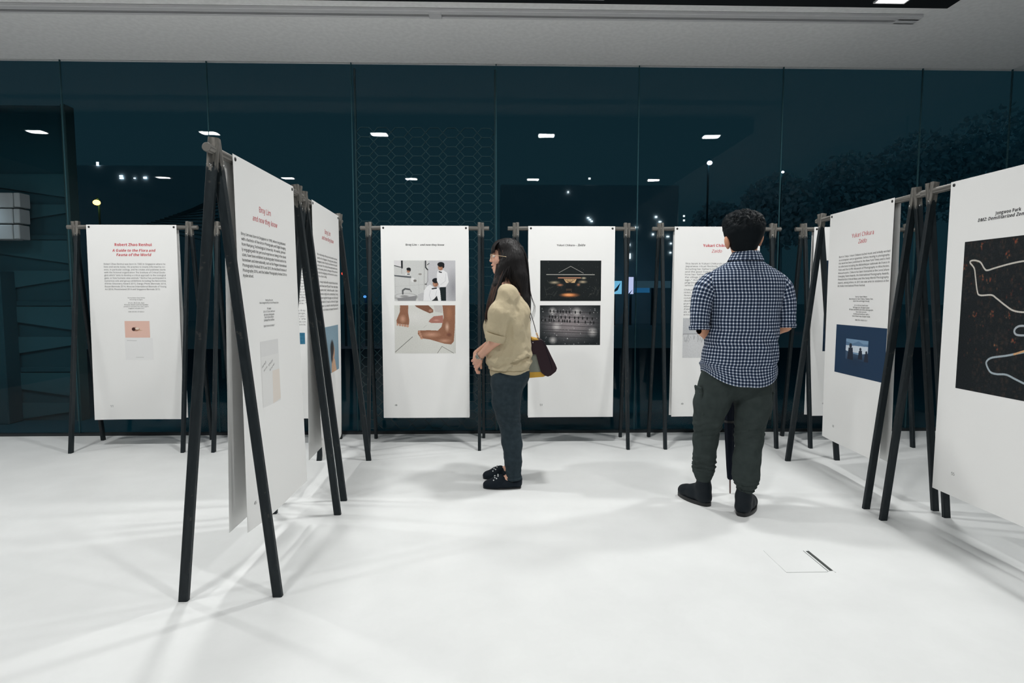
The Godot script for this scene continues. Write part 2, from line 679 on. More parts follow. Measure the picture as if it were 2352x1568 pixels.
# the point of a sheet that a pixel of the photograph shows, as (across, up)
func on(s: Sheet, x: float, y: float) -> Vector2:
	var inv := s.node.transform.affine_inverse()
	var o := inv * EYE
	var d := inv.basis * ray(x, y)
	var z := s.off * s.face
	var p := Vector3.ZERO
	for k in 4:
		p = o + d * ((z - o.z) / d.z)
		z = s.at(p.x * s.face, p.y).z
	return Vector2(p.x * s.face, p.y)

var fonts := {}
func font(bold: bool) -> Font:
	if not fonts.has(bold):
		var f := SystemFont.new()
		f.font_names = PackedStringArray(["Droid Sans"])
		f.font_weight = 700 if bold else 400
		fonts[bold] = f
	return fonts[bold]

# one line of print from a to b (baseline ends); the letters follow the sheet
func print_line(q: Shape, s: Sheet, words: String, a: Vector2, b: Vector2, bold := false, slant := 0.0, tall := 0.0, turn := 0.0) -> float:
	var tm := TextMesh.new()
	tm.font = font(bold)
	tm.font_size = 24
	tm.pixel_size = 0.01
	tm.depth = 0.0
	tm.curve_step = 3.0
	tm.text = words
	tm.horizontal_alignment = HORIZONTAL_ALIGNMENT_LEFT
	tm.vertical_alignment = VERTICAL_ALIGNMENT_BOTTOM
	var arr := tm.surface_get_arrays(0)
	var vs: PackedVector3Array = arr[Mesh.ARRAY_VERTEX]
	if vs.is_empty():
		return 0.0
	var lo := 1e9
	var hi := -1e9
	var low := 1e9
	for p in vs:
		lo = minf(lo, p.x)
		hi = maxf(hi, p.x)
		low = minf(low, p.y)
	var base := 0.057   # descent of the face at this size
	var sc := (b.x - a.x) / maxf(hi - lo, 1e-6)
	var sy := tall if tall > 0.0 else sc * (-tall if tall < 0.0 else 1.0)
	var k := q.v.size()
	for p in vs:
		var y := (p.y - base) * sy
		var x := (p.x - lo) * sc + y * slant
		if turn != 0.0:
			var r := Vector2(x, y).rotated(turn)
			x = r.x
			y = r.y
		var u := (p.x - lo) / maxf(hi - lo, 1e-6)
		q.v.append(s.at(a.x + x, lerpf(a.y, b.y, u) + y, 0.0006))
		q.n.append(Vector3(0, 0, s.face))
		q.t.append(Vector2.ZERO)
	var ix = arr[Mesh.ARRAY_INDEX]
	if ix == null or ix.is_empty():
		for e in vs.size():
			q.i.append(k + e)
	else:
		for e in ix:
			q.i.append(k + e)
	return sy

# lines set between the pixel ends of the first and of the last line, all to the same width
func block(s: Sheet, called: String, lines: Array, tl: Vector2, tr: Vector2, bl: Vector2, br: Vector2, m: Material, bold := false, slant := 0.0, last := 1.0) -> void:
	var q := Shape.new()
	var a := on(s, tl.x, tl.y)
	var b := on(s, tr.x, tr.y)
	var c := on(s, bl.x, bl.y)
	var d := on(s, br.x, br.y)
	var y0 := (a.y + b.y) * 0.5
	var y1 := (c.y + d.y) * 0.5
	var x0 := (a.x + c.x) * 0.5
	var x1 := (b.x + d.x) * 0.5
	var tall := 3.3 * (y0 - y1) / (lines.size() - 1) if lines.size() > 2 else 0.0
	for k in lines.size():
		var u := float(k) / maxi(1, lines.size() - 1)
		var y := lerpf(y0, y1, u)
		var r := last if k == lines.size() - 1 else 1.0
		print_line(q, s, lines[k], Vector2(x0, y), Vector2(lerpf(x0, x1, r), y), bold, slant, tall)
	put(called, q.mesh(), m, s.node)

# centred lines: [words, y pixel, width in pixels] around the pixel column x
func centred(s: Sheet, called: String, lines: Array, x: float, m: Material, bold := false, slant := 0.0) -> void:
	var q := Shape.new()
	for l in lines:
		var a := on(s, x - l[2] * 0.5, l[1])
		var b := on(s, x + l[2] * 0.5, l[1])
		var c := on(s, x, l[1])
		print_line(q, s, l[0], Vector2(a.x, c.y), Vector2(b.x, c.y), bold, slant)
	put(called, q.mesh(), m, s.node)

func folio(s: Sheet, words: String, x: float, y: float) -> void:
	var q := Shape.new()
	var a := on(s, x, y)
	print_line(q, s, words, a, a + Vector2(0.02, 0))
	put("page_number", q.mesh(), M.ink_grey, s.node)

# a printed picture between two corners given as pixels
func picture(s: Sheet, called: String, im: Image, a: Vector2, b: Vector2) -> void:
	var m := mat(Color.WHITE, 0.6, 0.35)
	m.albedo_texture = ImageTexture.create_from_image(im)
	m.texture_repeat = false
	var q := Shape.new()
	for j in 9:
		for k in 9:
			var u := k / 8.0
			var v := j / 8.0
			q.v.append(s.at(lerpf(a.x, b.x, u), lerpf(a.y, b.y, v), 0.0005))
			q.n.append(Vector3(0, 0, s.face))
			q.t.append(Vector2(u, v))
	for j in 8:
		for k in 8:
			var e := j * 9 + k
			q.i.append_array([e, e + 1, e + 10, e, e + 10, e + 9])
	put(called, q.mesh(), m, s.node)

# ---------------------------------------------------------------- what is printed on the pictures
class Paint:
	var im: Image
	var w: int
	var h: int
	var k: float
	var ox := 0.0
	var oy := 0.0

	func _init(w_: int, h_: int, c: Color, scale := 1.0, x := 0.0, y := 0.0) -> void:
		w = w_
		h = h_
		k = scale
		ox = x
		oy = y
		im = Image.create(w, h, false, Image.FORMAT_RGB8)
		im.fill(c)

	func oval(x: float, y: float, rx: float, ry: float, c: Color, soft := 0.15, a := 1.0) -> void:
		var cx := (x - ox) * k
		var cy := (y - oy) * k
		rx *= k
		ry *= k
		for py in range(maxi(0, int(cy - ry - 1)), mini(h, int(cy + ry + 2))):
			for qx in range(maxi(0, int(cx - rx - 1)), mini(w, int(cx + rx + 2))):
				var d := Vector2((qx + 0.5 - cx) / rx, (py + 0.5 - cy) / ry).length()
				var g := clampf((1.0 - d) / maxf(soft, 0.01), 0.0, 1.0) * a
				if g > 0.0:
					im.set_pixel(qx, py, im.get_pixel(qx, py).lerp(c, g))

	func poly(pts: Array, c: Color, a := 1.0) -> void:
		var p := PackedVector2Array()
		var lo := Vector2(1e9, 1e9)
		var hi := -lo
		for q in range(0, pts.size(), 2):
			var e := Vector2((pts[q] - ox) * k, (pts[q + 1] - oy) * k)
			p.append(e)
			lo = lo.min(e)
			hi = hi.max(e)
		for py in range(maxi(0, int(lo.y)), mini(h, int(hi.y + 1))):
			for qx in range(maxi(0, int(lo.x)), mini(w, int(hi.x + 1))):
				if Geometry2D.is_point_in_polygon(Vector2(qx + 0.5, py + 0.5), p):
					im.set_pixel(qx, py, im.get_pixel(qx, py).lerp(c, a))

	func line(pts: Array, wd: float, c: Color, a := 1.0) -> void:
		for q in range(0, pts.size() - 2, 2):
			var s := Vector2((pts[q] - ox) * k, (pts[q + 1] - oy) * k)
			var e := Vector2((pts[q + 2] - ox) * k, (pts[q + 3] - oy) * k)
			var r := maxf(wd * k * 0.5, 0.6)
			var lo := s.min(e) - Vector2(r, r)
			var hi := s.max(e) + Vector2(r + 1, r + 1)
			for py in range(maxi(0, int(lo.y)), mini(h, int(hi.y + 1))):
				for qx in range(maxi(0, int(lo.x)), mini(w, int(hi.x + 1))):
					var pt := Vector2(qx + 0.5, py + 0.5)
					var d := pt.distance_to(Geometry2D.get_closest_point_to_segment(pt, s, e))
					var g := clampf(r + 0.5 - d, 0.0, 1.0) * a
					if g > 0.0:
						im.set_pixel(qx, py, im.get_pixel(qx, py).lerp(c, g))

	func grain(seed_: int, amount: float, freq := 0.15) -> void:
		var n := FastNoiseLite.new()
		n.seed = seed_
		n.frequency = freq
		for y in h:
			for x in w:
				var g := n.get_noise_2d(x, y) * amount
				var c := im.get_pixel(x, y)
				im.set_pixel(x, y, Color(clampf(c.r + g, 0, 1), clampf(c.g + g, 0, 1), clampf(c.b + g, 0, 1)))

func washroom_picture() -> Image:
	var p := Paint.new(306, 204, rgb8(205, 206, 205), 0.331, 100, 105)
	p.poly([620, 105, 1025, 105, 1025, 718, 560, 718], rgb8(196, 196, 200))
	p.oval(990, 520, 130, 330, rgb8(150, 150, 156), 1.0)
	p.poly([100, 105, 210, 105, 210, 205, 100, 180], rgb8(220, 218, 220))
	p.line([100, 182, 225, 213], 10, rgb8(40, 44, 48))
	p.line([218, 105, 218, 215], 26, rgb8(36, 40, 44))
	p.line([212, 215, 212, 300], 6, rgb8(150, 150, 150))
	p.line([105, 330, 340, 356], 30, rgb8(92, 96, 100))
	p.line([105, 320, 340, 340], 10, rgb8(214, 214, 214))
	for x in [115, 330, 470]:
		p.line([x, 360, x, 600], 3, rgb8(186, 186, 186))
	p.line([105, 500, 540, 470], 3, rgb8(186, 186, 186))
	p.oval(380, 400, 32, 38, rgb8(226, 226, 226))
	p.oval(412, 412, 26, 20, rgb8(120, 116, 112))
	p.oval(490, 312, 28, 14, rgb8(150, 146, 142))
	p.line([556, 120, 548, 700], 9, rgb8(170, 170, 170))
	p.line([575, 110, 575, 210, 605, 245], 18, rgb8(52, 54, 58))
	p.line([628, 150, 600, 170], 10, rgb8(60, 62, 66))
	p.line([606, 250, 606, 420, 580, 460], 6, rgb8(128, 128, 128))
	p.oval(575, 465, 20, 12, rgb8(110, 110, 110))
	p.oval(270, 660, 195, 62, rgb8(172, 172, 172), 0.1)
	p.oval(265, 645, 170, 40, rgb8(206, 206, 206), 0.2)
	p.oval(250, 650, 80, 22, rgb8(150, 150, 150), 0.5)
	p.poly([140, 680, 440, 640, 420, 718, 150, 718], rgb8(140, 140, 142))
	p.poly([455, 620, 545, 590, 545, 718, 455, 718], rgb8(190, 190, 192))
	p.line([225, 610, 225, 560, 262, 535, 330, 545], 24, rgb8(92, 94, 96))
	p.line([335, 545, 355, 580], 14, rgb8(120, 120, 122))
	for f in [[315, 262, 0.62], [800, 208, 1.0], [722, 455, 1.05]]:
		var k: float = f[2]
		p.oval(f[0], f[1], 46 * k, 56 * k, rgb8(160, 112, 88), 0.3)
		p.oval(f[0] - 14 * k, f[1] + 8 * k, 22 * k, 36 * k, rgb8(190, 146, 120), 0.8)
		p.oval(f[0] + 6 * k, f[1] - 44 * k, 56 * k, 38 * k, rgb8(22, 26, 30), 0.12)
		p.oval(f[0] + 42 * k, f[1] - 20 * k, 18 * k, 34 * k, rgb8(22, 26, 30), 0.2)
		p.line([f[0] - 24 * k, f[1] - 6 * k, f[0] + 8 * k, f[1] - 8 * k], 5, rgb8(60, 40, 34))
	p.poly([270, 300, 345, 300, 350, 322, 265, 322], rgb8(228, 228, 228))
	p.line([300, 312, 330, 312], 12, rgb8(30, 32, 36))
	p.poly([756, 262, 840, 250, 900, 290, 922, 430, 880, 500, 790, 515, 745, 420, 742, 320], rgb8(232, 232, 234))
	p.line([880, 300, 870, 420, 800, 470], 4, rgb8(190, 190, 196))
	p.poly([782, 512, 880, 508, 878, 718, 800, 718], rgb8(20, 32, 36))
	p.line([778, 275, 812, 285], 16, rgb8(26, 28, 32))
	p.poly([640, 470, 700, 515, 760, 515, 790, 560, 805, 718, 535, 718, 548, 560, 590, 500], rgb8(234, 234, 236))
	p.line([640, 560, 628, 640, 650, 700], 4, rgb8(184, 184, 190))
	p.line([740, 560, 720, 640], 4, rgb8(184, 184, 190))
	p.poly([700, 690, 740, 640, 760, 718, 660, 718], rgb8(40, 44, 46))
	p.line([672, 534, 734, 526], 18, rgb8(26, 28, 32))
	p.grain(5, 0.03)
	return p.im

func feet_picture() -> Image:
	var p := Paint.new(306, 240, rgb8(212, 212, 207), 0.331, 105, 785)
	p.oval(420, 960, 300, 160, rgb8(222, 221, 218), 1.0)
	p.poly([700, 785, 830, 785, 830, 900, 720, 880], rgb8(196, 192, 190))
	var a := rgb8(146, 102, 80)
	var b := rgb8(196, 150, 126)
	p.poly([192, 785, 318, 785, 312, 890, 330, 1010, 322, 1080, 140, 1060, 135, 1010, 190, 880], a)
	p.oval(230, 990, 60, 75, b, 0.8)
	for k in 5:
		p.oval(150 + k * 38, 1072 + k * 6, 17 + k * 2, 24, b.lerp(a, 0.2 * (k % 2)), 0.4)
	p.poly([415, 785, 620, 785, 690, 850, 690, 890, 640, 905, 540, 860, 440, 810], rgb8(128, 88, 70))
	p.oval(650, 865, 34, 26, rgb8(176, 130, 112), 0.5)
	p.poly([832, 785, 1025, 785, 1018, 1100, 1000, 1330, 960, 1375, 860, 1365, 640, 1300, 500, 1280, 455, 1215, 460, 1165, 620, 1160, 760, 1165, 815, 1110, 850, 960], a)
	p.oval(930, 900, 60, 140, rgb8(166, 116, 90), 0.8)
	p.oval(900, 1110, 40, 90, rgb8(214, 178, 156), 0.9)
	p.oval(660, 1225, 170, 52, b, 0.9)
	p.oval(930, 1230, 50, 40, rgb8(118, 76, 60), 0.8)
	p.oval(860, 1320, 120, 40, b, 0.9)
	for k in 4:
		p.oval(478 + k * 12, 1185 + k * 32, 28, 18, b, 0.5)
	p.poly([840, 935, 700, 950, 640, 1000, 620, 1030, 660, 1050, 840, 1050], rgb8(170, 116, 104))
	p.oval(740, 1010, 60, 20, rgb8(198, 150, 136), 0.8)
	p.line([110, 1490, 375, 1260], 6, rgb8(66, 66, 62))
	p.line([748, 1510, 820, 1405, 1000, 1510], 5, rgb8(76, 78, 72))
	p.line([540, 1125, 585, 1085], 3, rgb8(170, 170, 165))
	p.grain(8, 0.035)
	return p.im

func temple_picture() -> Image:
	var p := Paint.new(300, 200, rgb8(17, 24, 26), 0.303, 78, 92)
	var r := RandomNumberGenerator.new()
	r.seed = 12
	p.line([380, 290, 572, 185, 780, 298], 7, rgb8(168, 164, 158))
	p.line([180, 320, 960, 322], 10, rgb8(196, 192, 184))
	p.line([372, 374, 735, 374], 16, rgb8(196, 140, 112))
	p.oval(785, 378, 55, 26, rgb8(176, 164, 140), 0.8)
	p.oval(310, 450, 110, 34, rgb8(170, 156, 130), 0.9)
	p.oval(400, 490, 70, 30, rgb8(190, 124, 90), 0.9)
	p.oval(770, 440, 90, 34, rgb8(182, 164, 136), 0.9)
	p.oval(700, 485, 40, 36, rgb8(172, 116, 86), 0.9)
	p.poly([460, 392, 670, 392, 640, 455, 500, 455], rgb8(206, 168, 124))
	for k in 6:
		p.line([480 + k * 32, 400, 560, 462], 5, rgb8(40, 34, 28))
	p.poly([500, 470, 640, 470, 640, 600, 480, 600], rgb8(14, 18, 20))
	p.line([500, 560, 590, 560], 5, rgb8(150, 120, 96))
	p.line([500, 580, 590, 580], 5, rgb8(120, 92, 72))
	p.oval(555, 655, 190, 46, rgb8(216, 124, 72), 0.8)
	p.oval(540, 650, 120, 28, rgb8(236, 164, 106), 0.8)
	for k in 90:
		var x := r.randf_range(110, 1040)
		var y := r.randf_range(110, 720)
		p.oval(x, y, r.randf_range(2, 7), r.randf_range(2, 7), rgb8(160, 160, 150), 0.6, r.randf_range(0.2, 0.9))
	for k in 16:
		var x: float = [r.randf_range(140, 300), r.randf_range(860, 1020)][k % 2]
		p.line([x, r.randf_range(500, 690), x + r.randf_range(20, 70), r.randf_range(500, 690)], 4, rgb8(120, 118, 108), 0.6)
	p.grain(3, 0.03)
	return p.im

func birds_picture() -> Image:
	var p := Paint.new(300, 196, rgb8(24, 30, 33), 0.303, 75, 825)
	var r := RandomNumberGenerator.new()
	r.seed = 31
	p.oval(570, 1120, 620, 400, rgb8(150, 142, 144), 1.0)
	p.oval(560, 1130, 480, 260, rgb8(142, 134, 136), 0.8, 0.7)
	for b in [[280, 920, 80], [680, 930, 90], [350, 1170, 90], [940, 1260, 95], [290, 1390, 80]]:
		p.oval(b[0], b[1], b[2], b[2], rgb8(204, 200, 198), 0.8, 0.8)
	for y in [[915, 945], [1000, 1035], [1085, 1110], [1140, 1180], [1210, 1245], [1250, 1285], [1325, 1365]]:
		p.line([110, y[0], 1045, y[1]], 6, rgb8(30, 30, 32))
	for row in [[900, 945, [245, 305, 367, 415, 455, 507, 560, 655, 735, 895]], [992, 1036, [235, 280, 330, 380, 424, 492, 560, 646, 710, 776, 850, 935]], [1046, 1100, [108, 165, 228, 262, 305, 388, 450, 482, 522, 568, 650, 706, 820, 905, 960]]]:
		for x in row[2]:
			var y := lerpf(row[0], row[1], (x - 110) / 935.0) + 12
			p.oval(x, y, 11, 27, rgb8(16, 18, 20), 0.2)
	for k in 70:
		p.oval(r.randf_range(90, 1040), r.randf_range(835, 1465), r.randf_range(4, 17), r.randf_range(4, 17), rgb8(206, 206, 206), 0.7, r.randf_range(0.3, 0.9))
	p.grain(4, 0.05)
	return p.im

func shell_picture() -> Image:
	var p := Paint.new(120, 84, rgb8(228, 190, 176), 0.43, 408, 1076)
	p.oval(530, 1172, 48, 26, rgb8(150, 108, 88), 0.2)
	p.oval(545, 1164, 30, 18, rgb8(232, 214, 200), 0.4)
	p.oval(505, 1172, 22, 24, rgb8(62, 36, 32), 0.3)
	p.poly([560, 1178, 610, 1186, 560, 1192], rgb8(196, 160, 130))
	return p.im

func grey_card() -> Image:
	var p := Paint.new(96, 72, rgb8(233, 233, 233), 1.0)
	p.line([8, 8, 40, 9], 1.0, rgb8(176, 176, 176))
	p.line([36, 64, 62, 64], 1.0, rgb8(186, 186, 186))
	return p.im

func snow_picture() -> Image:
	var p := Paint.new(240, 144, rgb8(206, 207, 209), 1.0)
	p.poly([0, 0, 240, 0, 240, 56, 0, 58], rgb8(194, 196, 199))
	p.line([0, 58, 240, 55], 2.0, rgb8(132, 134, 138))
	var r := RandomNumberGenerator.new()
	r.seed = 8
	for k in 46:
		var x := r.randf_range(0, 150)
		var y := r.randf_range(58, 82)
		p.line([x, y, x + r.randf_range(-2, 2), y + r.randf_range(4, 16)], 1.6, rgb8(140, 142, 146), 0.6)
	p.line([176, 70, 196, 74], 3.0, rgb8(84, 88, 94))
	p.line([158, 132, 178, 130], 4.0, rgb8(96, 100, 104))
	p.grain(6, 0.04)
	return p.im

func dusk_picture() -> Image:
	var p := Paint.new(240, 208, rgb8(20, 52, 82), 1.0)
	p.poly([56, 56, 163, 56, 163, 142, 56, 142], rgb8(120, 152, 182))
	p.poly([56, 82, 163, 76, 163, 112, 56, 108], rgb8(206, 218, 230))
	p.poly([56, 68, 90, 74, 118, 62, 140, 72, 163, 70, 163, 80, 56, 84], rgb8(92, 124, 156))
	p.poly([56, 106, 80, 114, 120, 118, 163, 106, 163, 142, 56, 142], rgb8(60, 82, 108))
	p.oval(110, 146, 62, 26, rgb8(22, 50, 78), 0.8)
	for f in [[80, 84, 1.2], [128, 94, 0.85], [156, 104, 0.8]]:
		var k: float = f[2]
		p.oval(f[0], f[1], 6 * k, 9 * k, rgb8(30, 38, 54), 0.2)
		p.poly([f[0] - 8 * k, f[1] + 8 * k, f[0] + 9 * k, f[1] + 6 * k, f[0] + 13 * k, f[1] + 48 * k, f[0] - 12 * k, f[1] + 48 * k], rgb8(28, 38, 56))
	return p.im

# a point of the winding road, read off a slanting view of the print, laid flat
func road_at(x: float, y: float) -> Vector2:
	var top := 388.0 - (x - 105.0) * 0.09
	var low := 1418.0 + (x - 52.0) * 0.193
	var v := (y - top) / (low - top)
	return Vector2((x - lerpf(105.0, 52.0, v)) * 0.552, v * 500.0)

func road_line(p: Paint, pts: Array, wd: float, c: Color) -> void:
	var k := []
	for q in range(0, pts.size(), 2):
		k.append(road_at(pts[q], pts[q + 1]))
	var out := []
	for q in k.size() - 1:
		for e in 6:
			var s: Vector2 = k[q].cubic_interpolate(k[q + 1], k[maxi(q - 1, 0)], k[mini(q + 2, k.size() - 1)], e / 6.0)
			out.append_array([s.x, s.y])
	p.line(out, wd, c)

func road_picture() -> Image:
	var p := Paint.new(360, 500, rgb8(19, 25, 29))
	var r := RandomNumberGenerator.new()
	r.seed = 77
	for k in 900:
		var x := r.randf_range(0, 360)
		var y := r.randf_range(0, 500)
		if x < 70 and y > 210:
			continue
		var c: Color = [rgb8(56, 44, 41), rgb8(42, 43, 43), rgb8(70, 53, 44), rgb8(33, 39, 43)][k % 4]
		p.oval(x, y, r.randf_range(3, 11), r.randf_range(4, 13), c, 0.9, 0.55)
	for k in 90:
		var x := r.randf_range(30, 360)
		var y := r.randf_range(5, 400)
		p.oval(x, y, r.randf_range(2, 6), r.randf_range(3, 8), [rgb8(140, 66, 50), rgb8(120, 90, 64), rgb8(104, 48, 46)][k % 3], 0.9, 0.5)
	for g in [[200, 905], [330, 900], [440, 912], [365, 1130], [480, 1100], [240, 420], [480, 390], [430, 480], [240, 640], [300, 660], [112, 570]]:
		var s := road_at(g[0], g[1])
		for k in 7:
			p.oval(s.x + r.randf_range(-9, 9), s.y + r.randf_range(-10, 10), r.randf_range(2, 6), r.randf_range(3, 7), [rgb8(164, 76, 52), rgb8(134, 98, 70)][k % 2], 0.8, 0.6)
	road_line(p, [740, 505, 640, 520, 529, 532, 445, 548, 345, 574, 285, 590, 262, 575, 235, 535, 200, 520, 162, 520, 152, 535, 185, 575, 197, 640, 213, 735, 235, 765, 320, 765, 360, 790, 420, 838, 480, 878, 560, 890, 640, 880, 720, 900], 5.5, rgb8(200, 195, 186))
	road_line(p, [640, 1000, 540, 985, 500, 998, 488, 1025, 505, 1048, 560, 1052, 640, 1040], 6.5, rgb8(166, 174, 180))
	road_line(p, [640, 1150, 529, 1176, 440, 1195, 340, 1208, 303, 1228, 296, 1255, 325, 1308, 370, 1325, 440, 1330, 500, 1360, 580, 1400, 640, 1410], 6.5, rgb8(160, 172, 179))
	road_line(p, [490, 1186, 529, 1172, 580, 1155], 6, rgb8(206, 160, 116))
	p.grain(9, 0.05)
	return p.im

func portrait_picture() -> Image:
	var p := Paint.new(150, 150, rgb8(120, 150, 168), 1.0)
	p.oval(75, 40, 130, 100, rgb8(136, 164, 180), 1.0)
	p.poly([60, 150, 66, 112, 82, 100, 100, 112, 118, 150], rgb8(206, 168, 140))
	p.oval(82, 86, 22, 30, rgb8(190, 150, 124), 0.3)
	p.oval(74, 72, 22, 30, rgb8(30, 30, 34), 0.4)
	p.oval(68, 96, 12, 26, rgb8(30, 30, 34), 0.5)
	p.grain(2, 0.03)
	return p.im

func book_picture() -> Image:
	var p := Paint.new(96, 128, rgb8(228, 228, 227), 1.0)
	p.poly([0, 0, 96, 0, 96, 30, 0, 30], rgb8(222, 222, 222))
	p.poly([56, 62, 96, 62, 96, 124, 52, 128], rgb8(226, 218, 210))
	return p.im

func plain_picture(c: Color, seed_: int) -> Image:
	var p := Paint.new(96, 80, c, 1.0)
	p.grain(seed_, 0.08, 0.05)
	return p.im

# ---------------------------------------------------------------- the stands and their banners
func V(x: float, y: float) -> Vector2:
	return Vector2(x, y)

func back_stand(xl: float, xr: float, label: String) -> Node3D:
	return stand(Vector3((xl + xr) * 0.5, 0, -4.865), 0.0, (xr - xl) * 0.5, 0.212, label)

func rear_sheet(st: Node3D, front: Sheet, label: String, curl := 0.008, swing := 0.006) -> void:
	sheet(st, -1.0, curl, swing, 0.004, label)

func banners() -> void:
	var st: Node3D
	var s: Sheet
	# --- back row
	st = back_stand(-3.375, -2.478, "black timber trestle holding the banner with a pink shell picture")
	s = sheet(st, 1.0, 0.012, 0.004, -0.008, "white banner with red heading and a small pink shell picture")
	centred(s, "heading", [["Robert Zhao Renhui", 565, 85]], 306, M.ink_red, true)
	centred(s, "subheading", [["A Guide to the Flora and", 578, 98], ["Fauna of the World", 588, 79]], 307, M.ink_red, true, 0.2)
	block(s, "paragraph", ["Robert Zhao Renhui was born in 1983 in Singapore where he", "lives and works today. His practice is closely informed by sci-", "ence, in particular zoology, and he creates and publishes works", "with the fictional organization The Institute of Critical Zoolo-", "gists which “aims to develop a critical approach to the zoological", "gaze, or how humans view animals.” Renhui has participated in", "numerous solo and group exhibitions including the Rencontres", "d’Arles Discovery Award 2015, Daegu Photo Biennale 2014,", "Busan Biennale 2014, Moscow International Biennale of Young", "Art 2014, PhotoIreland 2014 and Singapore Biennale 2013."], V(238, 608), V(380, 608), V(242, 666), V(382, 666), M.ink_grey, false, 0.0, 0.9)
	centred(s, "credits", [["Text by Robert Zhao Renhui", 685, 40], ["Book design by Hjgher", 689, 30], ["21.0 x 26.5 cm, box", 697, 37], ["55 loose sheets and one booklet", 701, 55], ["printed on uncoated, four other papers", 705, 57], ["Singapore and Japan 2013", 709, 36], ["ISBN 978-981-07-6000-0", 717, 36]], 313, M.ink_grey)
	picture(s, "picture", shell_picture(), on(s, 286, 737), on(s, 345, 775))
	picture(s, "card_picture", grey_card(), on(s, 286.5, 776), on(s, 353, 826))
	folio(s, "11", 254, 935)
	rear_sheet(st, s, "plain reverse banner behind the pink shell banner", 0.01, 0.02)

	st = back_stand(-2.262, -1.372, "black timber trestle half hidden behind the tall near trestle pair")
	s = sheet(st, 1.0, 0.008, 0.004, 0.0, "white banner with long text and a tiny blue picture, mostly hidden")
	centred(s, "heading", [["Robert Zhao Renhui", 565, 85]], 614, M.ink_red, true)
	block(s, "paragraph", ["A Guide to the Flora and Fauna of the World, by Robert", "Zhao Renhui, presents a catalogue of curious creatures", "and life-forms that have evolved in often unexpected", "ways to cope with the stresses of a changed world and", "of others that have been shaped by human intentionalis", "in a world of science. They include fish from a market", "in a case of bred goldfish and grapes, objects which", "seem ordinary and at first sight real, and which have", "been made to look so by man, belonging and changing", "in the way that we look at the natural order of things and", "at images of it. Each is a document, one after another on-", "ly later to be seen as a work of invention,", "as a work of the scientific", "mind and of the made gal-", "lery, and perhaps unbreakable.”"], V(562, 606), V(703, 606), V(568, 698), V(702, 698), M.ink_grey)
	block(s, "second_paragraph", ["In the book the animals are seen as figures they", "have become in the wake of human change,", "of the land and the sea, and of a certain per-", "sonal record, in a room among other life", "forms. It sets the names of the animals on", "cards, at once earnest and ironic"], V(568, 714.6), V(702, 714.6), V(570, 747), V(702, 747), M.ink_grey)
	picture(s, "picture", plain_picture(rgb8(56, 118, 148), 3), on(s, 640, 764), on(s, 701, 790))
	rear_sheet(st, s, "plain reverse banner behind the tiny blue picture banner")

	st = back_stand(-1.038, -0.128, "black timber trestle holding the washroom and bare feet banner")
	s = sheet(st, 1.0, -0.004, 0.002, 0.003, "white banner printed with a washroom picture above bare feet")
	title_pair(s, "Broy Lim – ", "and now they know", 932, 965, 1020, 564)
	picture(s, "picture", washroom_picture(), on(s, 905, 598), on(s, 1046.5, 691))
	picture(s, "picture", feet_picture(), on(s, 905.5, 701), on(s, 1047, 811))
	folio(s, "48", 907, 932)
	rear_sheet(st, s, "plain reverse banner behind the bare feet banner")

	st = back_stand(0.160, 1.072, "black timber trestle holding the night temple banner")
	s = sheet(st, 1.0, 0.005, 0.004, -0.004, "white banner printed with a night temple above birds on wires")
	title_pair(s, "Yukari Chikura – ", "Zaido", 1279, 1327, 1344, 565)
	picture(s, "picture", temple_picture(), on(s, 1241, 598), on(s, 1380, 691))
	picture(s, "picture", birds_picture(), on(s, 1240, 701), on(s, 1378, 792))
	folio(s, "51", 1240, 932)
	rear_sheet(st, s, "plain reverse banner behind the night temple banner", 0.01, 0.012)

	st = back_stand(1.352, 2.288, "black timber trestle behind the person in the checked shirt")
	s = sheet(st, 1.0, 0.006, 0.004, 0.0, "white banner with a snow picture behind the checked shirt")
	centred(s, "heading", [["Yukari Chikura", 567, 62]], 1646, M.ink_red, true)
	centred(s, "subheading", [["Zaido", 580, 23]], 1646, M.ink_red, false, 0.2)
	block(s, "paragraph", ["This book is Yukari Chikura’s presentation of the", "Japanese ritual festivity “Zaido”, with writings", "including her father’s story, folk tales from the hills", "and the poet Tohaku. It opens with a dream of", "how her father came to her and told her about", "the village hidden deep in snow he lived in long", "ago.” And so it was that Chikura began her", "pilgrimage to north-east Japan, several times,", "which resulted in this body of photographs."], V(1574.5, 607), V(1718, 607), V(1572.5, 657), V(1718, 657), M.ink_grey)
	block(s, "second_paragraph", ["Chikura arrived in the village in heavy snow and", "mist, and there the inhabitants of four dif-", "ferent villages gather early in the new year to", "conduct a sacred dance at the shrine, which they", "dedicate to the gods, after long days of", "purification. The pictures range from the", "abstract to the precise, they show both", "Zaido, Chikura’s own encounter with it", "as well as the care with which it is held,", "ensuring it will be handed on in good time."], V(1571.5, 667), V(1717, 667), V(1570, 724), V(1716, 724), M.ink_grey)
	picture(s, "picture", snow_picture(), on(s, 1569, 730), on(s, 1722, 821))
	folio(s, "49", 1564, 929)
	rear_sheet(st, s, "plain reverse banner behind the snow picture banner", 0.01, 0.015)

	st = back_stand(2.545, 3.42, "black timber trestle half hidden by the dusk silhouettes banner")
	s = sheet(st, 1.0, 0.005, 0.004, 0.0, "white banner with dark pictures, mostly hidden by the dusk banner")
	title_pair(s, "Yukari Chikura – ", "Zaido", 1930, 1978, 1996, 566)
	picture(s, "picture", plain_picture(rgb8(26, 44, 62), 11), on(s, 1893, 598), on(s, 2032, 688))
	picture(s, "picture", plain_picture(rgb8(26, 46, 66), 12), on(s, 1893, 697), on(s, 2030, 806))
	folio(s, "47", 1888, 928)
	rear_sheet(st, s, "plain reverse banner behind the dark pictures banner")

